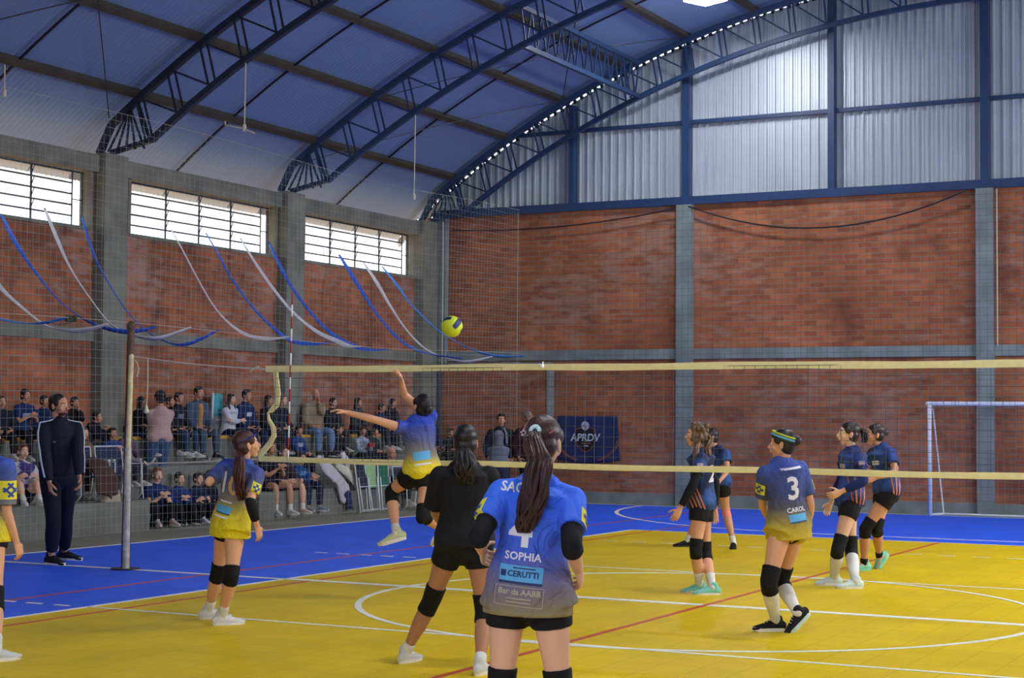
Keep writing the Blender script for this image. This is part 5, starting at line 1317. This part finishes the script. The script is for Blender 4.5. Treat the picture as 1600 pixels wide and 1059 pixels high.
p.decal(sh, rect_shape(.02, -.08, .06, .08), p.pel.lerp(p.neck, .35), cn, M_or, 'orange_stripe', up=p.sp)
# G: number 3
p = Player('person seen from behind in number 3 jersey with dark bun and headband', 1.66, (1212, 988), (1232, 816), (1221, 722), (1222, 694), 318, 338, 292, 2,
           [(1201, 910), (1219, 908)], [(1212, 970, .0), (1246, 957, -.05)], [(1191, 785, 1), (1267, 787, 1)], [(1197, 806, 1), (1262, 822, 1)], girth=1.06)
p.report('G'); p.body('a', hands=(.4, .4))
G4 = grad_cloth('navy_to_yellow_jersey', [(.70, (206, 178, 30)), (.86, (176, 156, 56)), (1.0, (84, 84, 92)), (1.12, (62, 74, 122)), (1.40, (60, 82, 158))])
sh = p.shirt(G4, t0=-.27, sl=(.78, .78), off=.024, flare=.035, sloff=.020)
p.shorts(M_blk, .2, .1, .001)
for i in (0, 1): p.pad(i, t0=.72, t1=1.24, off=.014); p.sock(i, 1.18, off=.006)
f1 = yawdir(262); f2 = (yawdir(255)*.75-Z*.66).normalized(); u2 = (Z*.75+yawdir(255)*.66).normalized()
MG = cloth('black_trainer', (26, 26, 30)); p.shoe(0, f1, Z, MG, None, M_wht); p.shoe(1, f2, u2, MG, mat('pale_mint_sole', (190, 216, 210), .6), M_wht)
p.hair('dark', 'bun')
hc = p.head; f, u, r = p.look, p.hd_u, p.hd_r
for j, cl in enumerate(((170, 190, 60), (110, 180, 210), (40, 60, 40))):
    c = MB(); c.tube([hc+(r*math.cos(a)*.085+f*(math.sin(a)*.10-.02))*p.k+u*(.075-.02*j+.03*math.sin(a))*p.k for a in [2*math.pi*i/24 for i in range(25)]], .0085, seg=6, cap=False); p.part(c, 'headband', cloth('headband_colour_%s' % ['lime', 'sky', 'dark'][j], cl))
n = V3((-p.sf.x, -p.sf.y, 0)); o = p.pel.lerp(p.neck, .10)
pat_sponsors(p, sh, o, n, p.sp, None, None, None, .66)
p.decal(sh, shift(text_shape('CAROL', .052, bold=.0015), 0, .062), o, n, M_wht, 'name_print', up=p.sp)
p.decal(sh, shift(text_shape('3', .25, bold=.006), 0, .225), o, n, M_wht, 'number_print', up=p.sp)
p.decal(sh, shift(rect_shape(-.09, .385, .09, .402, 6, 2), 0, 0), o, n, M_wht, 'team_print', up=p.sp)
sleeve_patch(p, sh, 0, (-p.sr-p.sf*.55), .09, t=.5); sleeve_patch(p, sh, 1, (p.sr-p.sf*.3), .08, t=.5)
# H: girl with white knee socks
p = Player('person facing left with long white socks and dark ponytail', 1.72, (1318, 915), (1328, 777), (1332, 702), (1325, 678), 268, 258, 264, 6,
           [(1309, 858), (1330, 860)], [(1303, 902), (1336, 907)], [(1350, 752, -1), (1314, 750, 1)], [(1314, 768, -1), (1298, 785, -1)])
p.report('H'); p.body('d', hands=(.35, .35))
RIV2 = mottle_cloth('royal_navy_mottled_jersey', (30, 44, 92), (50, 82, 150), 5)
sh = p.shirt(RIV2, t0=-.18, sl=(.45, .45), off=.020, flare=.03, sloff=.018)
p.shorts(M_blk, .36, .1, .014)
for i in (0, 1): p.pad(i, t0=.72, t1=1.22, off=.012); p.sock(i, 1.2, off=.008); p.shoe(i, yawdir(264), Z, cloth('white_mint_trainer', (202, 220, 216)), None, M_wht)
MNV = cloth('navy_arm_sleeve', (28, 42, 92)); p.sleeve(0, .4, 1.80, MNV, off=.010); p.sleeve(1, .4, 1.80, MNV, off=.010)
hc = p.head; f, u, r = p.look, p.hd_u, p.hd_r; tb = hc-f*.10*p.k+u*.05
p.hair('dark', 'tied', tail=[tb, tb-f*.04+u*.02, tb-f*.075-u*.03, tb-f*.08-u*.09, tb-f*.07-u*.13], r0=.045)
for q in range(4): p.decal(sh, rect_shape(-.02+.035*q, -.14, -.004+.035*q, .14, 3, 14, shear=-.06+.035*q), p.pel.lerp(p.neck, .16)-p.sf*.01, cn, M_or if q % 2 else mat('rust_print', (168, 84, 48), .7), 'orange_stripe', up=p.sp)
p.decal(sh, rect_shape(-.05, -.022, .05, .022), p.pel.lerp(p.neck, .66)+p.sf*.08, p.sf*.75+cn*.65, M_greyp, 'chest_print', up=p.sp)
p.decal(sh, rect_shape(-.03, -.03, .03, .03), p.sh[0].lerp(p.el[0], .28), cn, mat('pale_crest', (170, 150, 168), .7), 'sleeve_crest', up=p.sp)
# I: girl behind H
p = Player('person with dark low bun and mint-and-coral shoes, behind the one in long white socks', 1.72, (1352, 892), (1386, 764), (1377, 698), (1366, 679), 262, 248, 262, 4,
           [(1352, 826), (1370, 825)], [(1350, 880), (1374, 868, .2)], [(1400, 738, -1), (1352, 742, -1)], [(1368, 746, -1), (1328, 744, -1)], girth=1.05)
p.report('I'); p.body('b', hands=(.4, .5))
sh = p.shirt(RIV2, t0=-.10, sl=(.60, .60), off=.020, flare=.02, sloff=.018)
p.shorts(M_blk, .36, .1, .014)
p.pad(0, t0=.74, t1=1.24); p.pad(1, t0=.74, t1=1.22)
MC = mottle_cloth('mint_and_coral_trainer', (120, 210, 180), (226, 130, 110), 16)
for i in (0, 1): p.sock(i, 1.88, M_blk)
p.shoe(0, yawdir(258), Z, MC, mat('mint_sole', (120, 206, 176), .6), M_wht); f2 = (yawdir(262)*.6-Z*.8).normalized(); p.shoe(1, f2, (yawdir(262)*.8+Z*.6).normalized(), MC, mat('mint_sole', (120, 206, 176), .6), M_wht)
p.hair('dark', 'bun')
p.decal(sh, rect_shape(-.06, -.022, .04, .026), p.pel.lerp(p.neck, .62)+p.sf*.08, p.sf*.6+cn*.8, M_wht, 'chest_print', up=p.sp)
for q in range(3): p.decal(sh, rect_shape(.02+.03*q, -.12, .034+.03*q, .10, 3, 10, shear=.03*q), p.pel.lerp(p.neck, .10), cn, M_or, 'orange_stripe', up=p.sp)
# J: player cut by the left edge
p = Player('person cut off by the left edge, bare arm and blue sleeve showing', 1.66, (-8, 1022), (-25, 822), (-20, 712), (-22, 678), 30, 20, 40, 0,
           [(-38, 935), (-8, 935)], [(-42, 1010), (-6, 1016)], [(-52, 780, -1), (10, 800, -1)], [(-50, 830, 1), (26, 848, 1)])
p.report('J'); p.body('a', hands=(.5, .6))
sh = p.shirt(G2, t0=-.20, sl=(.75, .85), off=.020, flare=.07, sloff=.026); p.shorts(M_blk, .26, .1, .012)
for i in (0, 1): p.pad(i); p.sock(i); p.shoe(i, yawdir(40), Z, MWS)
p.hair('dark', 'tied')
sleeve_patch(p, sh, 1, (p.sr-p.sf*.5), .13, t=.5)
# K: coach
p = Player('person standing beside the net post in dark tracksuit with white sleeve stripes', 1.88, (90, 882), (92, 736), (94, 660), (92, 634), 150, 150, 112, 0,
           [(102, 812), (84, 814)], [(101, 862), (80, 869)], [(121, 706, -1), (71, 707, -1)], [(124, 743, -1), (77, 752, -1)], male=True)
p.report('coach'); p.body('b', hands=(.6, .5))
TRK = cloth('dark_tracksuit_fabric', (20, 26, 40)); p.pants(cloth('navy_tracksuit_trousers', (18, 22, 40)), 1.84, .018)
sh = p.shirt(TRK, t0=-.06, sl=(1.97, 1.97), off=.016, flare=.02, sloff=.014, name='jacket')
c = MB(); c.tube([p.neck-p.sp*.03, p.neck+p.sp*.035], [.068*p.k, .062*p.k], seg=16); p.part(c, 'collar', TRK)
M_str = mat('white_stripe', (196, 208, 226), .7)
for i in (0, 1):
    sg = -1 if i == 0 else 1
    for q in (-.016, 0, .016):
        P, R = p.arm(i, 0, 1.85, .018*p.k, 22); pts = [p.neck+p.sr*sg*.075*p.k+p.sp*.03*p.k+p.sf*q, p.sh[i].lerp(p.neck, .4)+p.sp*(.058)*p.k+p.sf*q]
        for j, (a, b) in enumerate(zip(P, R)):
            t = j/22; o_ = (p.sr*sg*.9-(yawdir(0)*.35)).normalized(); o_ = (o_*min(1, .35+2*t)+p.sp*max(0, .65-2*t)).normalized(); pts.append(a+o_*b+p.sf*q)
        c = MB(); c.tube(pts, .0062, side=p.sf, seg=6); p.part(c, 'jacket_stripe', M_str)
p.decal(sh, text_shape('=', .05), p.pel.lerp(p.neck, .60)+p.sr*.09, p.sf, M_greyp, 'chest_logo')
p.hair('dark', 'short')
c = MB(); hc = p.head; f, u, r = p.look, p.hd_u, p.hd_r; kk = p.k
c.ell(hc-u*.078*kk+f*.044*kk, r*.044*kk, f*.046*kk, u*.024*kk, 16, 10); c.ell(hc-u*.046*kk+f*.092*kk, r*.022*kk, f*.008*kk, u*.006*kk, 12, 8); p.part(c, 'beard', M_hair('brown'), voxel=.006, it=1)
for i in (0, 1): p.shoe(i, yawdir(128 if i else 112), Z, cloth('dark_trainer', (26, 28, 40)))

# ================================================================== SPECTATORS
def spectator(label, px, py, X, seat, yaw, top, bottom, hair=('dark', 'short'), arms='lap', legs='down', skin='b', male=False, kk=None, sleeves=1.9, shoes=(200, 200, 196), group='seated spectators', lean=0., hood=None, extra=None, print_=None, shorts=False, floorz=None, legyaw=None, girth=1.0, feet_z=None):
    """yaw: 0 faces the court; head is at photo point (px, py) above X"""
    hp = on(px, py, 'X', X); f = V3((math.cos(R_(yaw)), math.sin(R_(yaw)), 0))
    r = f.cross(Z); hs = hp.z-seat
    stand = legs == 'stand'
    if kk is None: kk = max(.72, min(1.22, hs/(.80 if not stand else 1.56)))
    H = 1.65*kk; k = kk
    lf = f if legyaw is None else V3((math.cos(R_(legyaw)), math.sin(R_(legyaw)), 0)); lr = lf.cross(Z)
    pz = seat+(.105*k if not stand else .90*k)
    nk = hp-Z*.165*k-f*.035*k
    pel = V3((hp.x-f.x*(.09+lean)*k, hp.y-f.y*(.09+lean)*k, pz)) if not stand else V3((hp.x-f.x*(.05+lean)*k, hp.y-f.y*(.05+lean)*k, pz))
    sp_l = (nk-pel).length
    p = Person(label, H, (pel.x, pel.y, (floorz if floorz is not None else (seat if legs in ('up', 'cross') else seat-.45) if not stand else seat)), group, 0)
    hip = [pel-lr*.088*k-Z*.03*k, pel+lr*.088*k-Z*.03*k]
    if legs == 'down':
        kn = [hip[i]+lf*.40*k+lr*(-.06 if i == 0 else .06)*k+Z*.02 for i in (0, 1)]; fz = (seat-.45) if feet_z is None else feet_z
        an = [V3((kn[i].x+lf.x*.02*k+lr.x*(-.01 if i == 0 else .02), kn[i].y+lf.y*.02*k, max(fz+.085*k, kn[i].z-.40*k))) for i in (0, 1)]
    elif legs == 'hang':
        kn = [hip[i]+lf*.38*k+lr*(-.03 if i == 0 else .10)*k-Z*.03 for i in (0, 1)]; an = [kn[i]-Z*.36*k+lf*(.03+.08*i) for i in (0, 1)]
    elif legs == 'up':
        kn = [hip[i]+lf*.27*k+lr*(-.05 if i == 0 else .05)*k+Z*.27*k for i in (0, 1)]; an = [V3((hip[i].x+lf.x*.42*k, hip[i].y+lf.y*.42*k, seat+.085*k))+lr*(-.03 if i == 0 else .05) for i in (0, 1)]
    elif legs == 'cross':
        kn = [hip[i]+lf*.36*k+lr*(-.16 if i == 0 else .16)*k+Z*.03 for i in (0, 1)]; an = [hip[i]+lf*.30*k+lr*(.20 if i == 0 else -.20)*k-Z*.0 for i in (0, 1)]
    else:
        an = [V3((pel.x, pel.y, seat+.085*k))+lr*(-.10 if i == 0 else .10)*k for i in (0, 1)]; kn = [ik(hip[i], an[i], .41*k, .40*k, lf) for i in (0, 1)]
    spv = (nk-pel).normalized(); sr = f.cross(spv).normalized(); sw = (.168 if male else .157)*k
    sh = [nk-sr*sw-spv*.064*k, nk+sr*sw-spv*.064*k]
    W_ = {'lap': lambda i: kn[i].lerp(hip[i], .35)+Z*.09*k+r*(-.02 if i == 0 else .02),
          'knees': lambda i: kn[i]+Z*.07*k-lf*.03*k,
          'clasp': lambda i: (kn[0]+kn[1])/2+Z*.10*k-lf*.02*k+r*(-.03 if i == 0 else .03),
          'clap': lambda i: nk+f*.28*k-Z*.16*k+r*(-.03 if i == 0 else .03),
          'crossarm': lambda i: nk+f*.17*k-Z*.28*k+r*(.12 if i == 0 else -.12),
          'phone': lambda i: nk+f*.26*k-Z*.20*k+r*(-.04 if i == 0 else .05),
          'chin': lambda i: (nk+f*.13*k+Z*.02*k-r*.02) if i == 0 else (kn[1].lerp(hip[1], .4)+Z*.10*k if not stand else nk+f*.16*k-Z*.28*k-r*.1),
          'side': lambda i: sh[i]-Z*.47*k+f*.06*k+r*(-.06 if i == 0 else .06),
          'wide': lambda i: kn[i]+Z*.06*k+r*(-.05 if i == 0 else .05)}[arms]
    wr = [W_(i) for i in (0, 1)]
    for i in (0, 1):
        d = wr[i]-sh[i]
        if d.length > .51*k: wr[i] = sh[i]+d.normalized()*.51*k
    el = [ik(sh[i], wr[i], .285*k, .24*k, (-Z*.8+r*(-.6 if i == 0 else .6)-f*.3)) for i in (0, 1)]
    p.pose(pel, nk, hp, lf, f, (f+Z*.02+RH*0), el, wr, kn, an, male=male, girth=girth)
    p.body(skin, hands=(.6, .6))
    tm = cloth('%s_top' % colname(top), top) if not isinstance(top, bpy.types.Material) else top
    long = sleeves > 1.2
    sh_ = p.shirt(tm, t0=-.08, sl=(sleeves, sleeves), off=.026 if long else .018, flare=.03, sloff=.022, name='jacket' if long else 'shirt')
    bmtl = cloth('%s_cloth' % colname(bottom), bottom)
    if shorts: p.shorts(bmtl, .55, .1, .018)
    else: p.pants(bmtl, 1.92, .018)
    smt = cloth('%s_shoe' % colname(shoes), shoes)
    for i in (0, 1):
        if shorts: p.sock(i, 1.8)
        p.shoe(i, (lf+lr*(-.15 if i == 0 else .2)).normalized(), Z, smt)
    p.hair(hair[0], hair[1]) if hair[1] != 'bald' else None
    if hood:
        c = MB(); c.ell(p.head+p.hd_u*.03*k-p.look*.035*k, p.hd_r*.105*k, p.look*.115*k, p.hd_u*.125*k, 16, 12); c.tube([p.neck-p.sp*.03*k, p.head-p.look*.05*k], [.10*k, .09*k], seg=12)
        p.part(c, 'hood', tm, voxel=.014, it=3)
    if print_:
        p.decal(sh_, rect_shape(-.07, -.03, .07, .04, 5, 4), p.pel.lerp(p.neck, .62), f, mat('print_%s' % colname(print_), print_, .7), 'chest_print')
    if extra: extra(p, f, r, k)
    return p
def colname(c):
    r_, g_, b_ = c
    mx_ = max(c); mn = min(c)
    if mx_ < 50: return 'black'
    if mx_-mn < 22: return 'grey' if mx_ < 170 else 'white'
    if b_ == mx_ and b_-r_ > 20: return 'navy' if b_ < 110 else 'blue'
    if r_ == mx_ and g_ < r_*.62: return 'red' if r_ > 120 else 'maroon'
    if r_ == mx_: return 'beige' if r_ > 150 else 'brown'
    return 'green'

X3, X2, X1 = -11.62, -11.25, -10.80
NAVY = (24, 36, 78); BLK = (22, 22, 28); JE = (56, 84, 122); DK = (30, 32, 44)
def scarf(p, f, r, k):
    c = MB(); c.tube([p.neck+(r*math.cos(a)*.085+f*(math.sin(a)*.08+.02))*k+Z*.02 for a in [2*math.pi*i/16 for i in range(17)]], .032*k, seg=8, cap=False); p.part(c, 'scarf', cloth('beige_scarf', (150, 132, 104)))
def openshirt(col):
    def g(p, f, r, k):
        c = MB(); P, R, S = p.torso(-.02, .88, .030); c.tube([q+f*.020*k for q in P], [(a*.42, b) for a, b in R], sides=S, seg=12); p.part(c, 'inner_shirt', cloth('mustard_shirt', col))
    return g
def phone(p, f, r, k):
    c = MB(); q = (p.wr[0]+p.wr[1])/2+f*.09*k+Z*.03; c.obox(q, r*.04, f*.006, Z*.07); p.part(c, 'phone', mat('black_phone', (18, 18, 22), .3), smooth=False)
def glasses(p, f, r, k):
    c = MB()
    for q in (-1, 1):
        e = p.head+p.hd_r*q*.031*k+p.look*.092*k; c.tube([e+(p.hd_r*math.cos(a)*.022+p.hd_u*math.sin(a)*.017)*k for a in [2*math.pi*i/12 for i in range(13)]], .0025, seg=5, cap=False)
        c.tube([e+p.hd_r*q*.02*k, e+p.hd_r*q*.04*k-p.look*.09*k], .0022, seg=5)
    p.part(c, 'glasses', mat('dark_glasses', (20, 20, 22), .3))
G3_, G2_, G1_, G0_ = 'spectators on the top bleacher tier', 'spectators on the middle bleacher tier', 'spectators on the lowest bleacher tier', 'young spectators sitting on the floor'
# top tier
spectator('person in dark clothes at the extreme left edge of the top tier', 3, 628, X3, 1.33, -30, DK, BLK, arms='lap', male=True, group=G3_)
spectator('person in navy short-sleeved jersey at far left, arms bent and hands raised', 40, 618, X3, 1.33, -8, (24, 44, 96), BLK, ('black', 'tied'), 'phone', sleeves=.7, group=G3_, print_=(150, 170, 200))
spectator('person half hidden behind the tracksuited man, in navy top', 70, 627, X3, 1.33, -10, NAVY, BLK, ('dark', 'tied'), 'lap', group=G3_)
spectator('person in black top right of the tracksuited man, hand raised to chin', 117, 629, X3, 1.33, -15, BLK, BLK, ('black', 'tied'), 'chin', group=G3_)
spectator('person bent forward in bulky black jacket with pale collar, left of the net post', 152, 652, X3+.1, 1.33, 20, (20, 22, 34), BLK, ('black', 'short'), 'clasp', lean=.10, group=G3_, male=True)
spectator('person with dark hair right behind the net post, in black top', 222, 628, X3, 1.33, 20, BLK, (24, 34, 74), ('black', 'long'), 'lap', group=G3_)
spectator('person in pale pink sweater and blue jeans turned away toward the wall', 250, 622, -11.28, .45, 150, (190, 158, 154), (58, 84, 118), ('black', 'tied'), 'crossarm', 'stand', lean=-.06, group=G3_, kk=1.02)
spectator('person with dark hair just behind the one in the pink sweater', 266, 628, X3-.08, 1.33, 10, BLK, BLK, ('dark', 'short'), 'lap', group=G3_)
spectator('person with thick dark fringe in black top between pink sweater and blue jacket', 280, 622, X3, 1.33, 0, (26, 28, 36), (40, 56, 84), ('black', 'boy'), 'lap', group=G3_, male=True, print_=(90, 110, 130))
spectator('person in open blue jacket over mustard shirt, tallest in the top row', 311, 614, X3, 1.33, -12, (62, 82, 104), (58, 80, 96), ('black', 'boy'), 'lap', 'down', 'b', True, group=G3_, extra=openshirt((182, 132, 62)), shoes=(34, 34, 38))
spectator('person with long dark hair in white long-sleeved top, arms folded', 362, 624, X3, 1.33, -5, (196, 198, 208), (24, 34, 70), ('dark', 'long'), 'crossarm', 'down', 'd', group=G3_)
spectator('person in dark blue sweatshirt with white print, right of the white top', 386, 618, X3, 1.33, 0, (26, 46, 86), (24, 32, 60), ('dark', 'boy'), 'lap', 'down', 'b', True, group=G3_, print_=(190, 200, 214))
spectator('person in black hooded top just left of the net side tape', 420, 626, X3, 1.33, 5, BLK, DK, ('black', 'long'), 'lap', group=G3_)
spectator('person with beige scarf and dark coat between net side tape and antenna', 442, 625, X3, 1.33, 0, (26, 30, 46), DK, ('lt', 'long'), 'lap', 'down', 'd', group=G3_, extra=scarf)
spectator('person with bald head, beige jacket and pale jeans sitting by the wall column', 493, 617, X3, 1.33, -25, (150, 132, 104), (96, 126, 166), ('grey', 'bald'), 'chin', 'down', 'b', True, group=G3_, legyaw=-20, girth=1.08, shoes=(60, 60, 66))
spectator('person with glasses and dark hair in black top right of the bald man in beige', 521, 629, X3, 1.33, -10, (24, 28, 38), DK, ('black', 'tied'), 'lap', 'down', 'd', group=G3_, extra=glasses)
spectator('person in dark grey top behind the jumping player\'s outstretched hand', 560, 629, X3, 1.33, 0, (44, 50, 56), DK, ('black', 'long'), 'lap', group=G3_)
spectator('person in dark top with blue trim, left one of the pair above the outstretched arm', 597, 637, X3, 1.33, 0, (26, 40, 84), DK, ('black', 'tied'), 'clasp', lean=.06, group=G3_)
spectator('person in black top, right one of the pair above the outstretched arm', 614, 630, X3, 1.33, -10, BLK, DK, ('black', 'long'), 'clasp', lean=.04, group=G3_)
# middle tier
spectator('person with light brown hair in tan coat under a brown blanket', 131, 677, -11.15, .80, -10, (112, 92, 62), (66, 44, 36), ('lt', 'long'), 'lap', 'down', 'd', group=G2_, feet_z=.45)
spectator('person clapping in blue jersey, dark-haired boy left of the post on the middle tier', 176, 677, X2, .9, -18, (34, 56, 118), DK, ('black', 'boy'), 'clap', 'down', 'b', sleeves=.7, group=G2_, print_=(140, 160, 200))
spectator('person in purple top, mostly hidden behind the net post', 200, 672, X2, .9, 0, (88, 60, 92), DK, ('dark', 'tied'), 'lap', group=G2_)
spectator('person in bright blue hoodie below the wall column right of the antenna', 467, 673, X2, .9, -5, (34, 62, 120), BLK, ('black', 'boy'), 'clasp', 'down', 'b', group=G2_, print_=(150, 170, 190))
spectator('person in black coat behind the jeans of the bald man', 530, 671, X2, .9, 0, (24, 26, 36), DK, ('dark', 'tied'), 'lap', 'down', 'b', group=G2_)
spectator('person in pale blue patterned hoodie holding something red, middle tier', 567, 674, X2, .9, -15, mottle_cloth('pale_blue_patterned_knit', (120, 134, 154), (176, 188, 200), 22), DK, ('brown', 'boy'), 'phone', 'down', 'b', group=G2_,
          extra=lambda p, f, r, k: p.part((lambda c: (c.obox((p.wr[0]+p.wr[1])/2+f*.08+Z*.02, r*.07, f*.03, Z*.04), c)[1])(MB()), 'red_snack_box', mat('red_card', (158, 40, 42), .5), smooth=False))
spectator('person in dark green top between the red box and the jumping player', 586, 676, X2, .9, 5, (34, 44, 44), DK, ('black', 'short'), 'lap', group=G2_, male=True)
spectator('person with dark curly hair and navy top directly right of the jumping player', 676, 654, X2-.1, .9, -10, NAVY, BLK, ('black', 'boy'), 'lap', group=G2_, male=True)
spectator('person in blue sweatshirt behind the jumping player\'s back', 668, 672, X2+.15, .9, -10, (30, 48, 118), BLK, ('brown', 'boy'), 'lap', group=G2_)
spectator('person in dark top between the jumping player and the black T-shirt', 704, 676, X2, .9, -10, (22, 26, 40), (78, 60, 60), ('black', 'boy'), 'lap', group=G2_)
# lower tier
spectator('person with reddish hair in white, red and blue shirt with long white socks, left edge', 36, 705, -11.0, .45, -20, mottle_cloth('white_red_blue_shirt', (196, 190, 200), (60, 50, 110), 5, (.5, .54)), BLK, ('red', 'tied'), 'knees', 'up', 'd', sleeves=.6, group=G1_, shorts=True, kk=.92)
spectator('person clapping in black shirt and shorts, sitting right of the left player', 424, 700, X1, .45, -15, (24, 26, 32), (20, 22, 32), ('dark', 'tied'), 'clap', 'down', 'b', sleeves=.7, group=G1_, shorts=True, kk=1.0, shoes=(190, 190, 186))
spectator('person in dark brown top leaning forearms on black knee pads under the antenna', 443, 707, X1, .45, -12, (52, 40, 44), (28, 26, 30), ('brown', 'tied'), 'knees', 'down', 'd', sleeves=.9, group=G1_, shorts=True, kk=1.0, shoes=(196, 172, 158))
spectator('person in blue sweatshirt and dark jeans with clasped hands, low tier', 470, 716, X1, .45, -8, (34, 70, 124), (28, 38, 62), ('black', 'tied'), 'clasp', 'down', 'b', group=G1_, kk=.96, shoes=(120, 134, 150), print_=(90, 150, 200))
spectator('person with bald head in beige hoodie looking at a phone, above the lawn chairs', 612, 709, X1+.05, .45, -25, (158, 142, 126), (36, 34, 40), ('grey', 'bald'), 'phone', 'down', 'b', True, group=G1_, extra=phone, kk=1.0)
# floor row
spectator('person clapping, fair-haired child at the left end of the floor row', 246, 742, -10.95, .02, -25, (28, 48, 96), (20, 20, 28), ('lt', 'tied'), 'clap', 'up', 'd', sleeves=.6, group=G0_, shoes=(186, 164, 150))
spectator('person with round face and tied hair, second in the floor row, arms on knees', 281, 748, -10.92, .02, -18, (30, 54, 110), (18, 18, 24), ('dark', 'tied'), 'clasp', 'up', 'd', group=G0_, shoes=(30, 30, 34))
spectator('person third in the floor row, chin lowered, in blue-black tracksuit', 310, 748, -10.92, .02, -10, (22, 32, 66), (18, 18, 24), ('dark', 'tied'), 'knees', 'up', 'd', group=G0_, shoes=(200, 200, 200))
spectator('person at the right end of the floor row, partly hidden by the left player', 329, 745, -10.95, .02, 0, (20, 24, 34), (18, 18, 24), ('red', 'tied'), 'lap', 'up', 'd', group=G0_, shoes=(196, 190, 186))
# against the back wall
spectator('person standing in dark jacket with grey backpack strap by the brick back wall', 783, 656, -9.45, 0., -55, (26, 36, 48), (40, 44, 60), ('black', 'boy'), 'side', 'stand', 'b', True, group='people standing by the back wall',
          extra=lambda p, f, r, k: p.part((lambda c: (c.tube([p.neck+f*.06-r*.05+Z*.03, p.neck+f*.14-r*.09-Z*.08, p.neck+f*.15-r*.10-Z*.28], [(.022, .008)]*3, side=r, seg=8), c)[1])(MB()), 'backpack_strap', cloth('grey_strap', (120, 124, 134))))
spectator('person seen from behind in grey hooded top with the hood up', 779, 684, -8.7, 0., 118, (104, 108, 118), (54, 56, 66), ('dark', 'short'), 'crossarm', 'stand', 'b', group='people standing by the back wall', hood=True, kk=.95, girth=1.12)
spectator('person with short grey hair in black coat with maroon shoulders, right of the hooded one', 826, 654, -9.0, 0., -30, (48, 22, 30), (22, 22, 30), ('grey', 'short'), 'side', 'stand', 'c', True, group='people standing by the back wall')
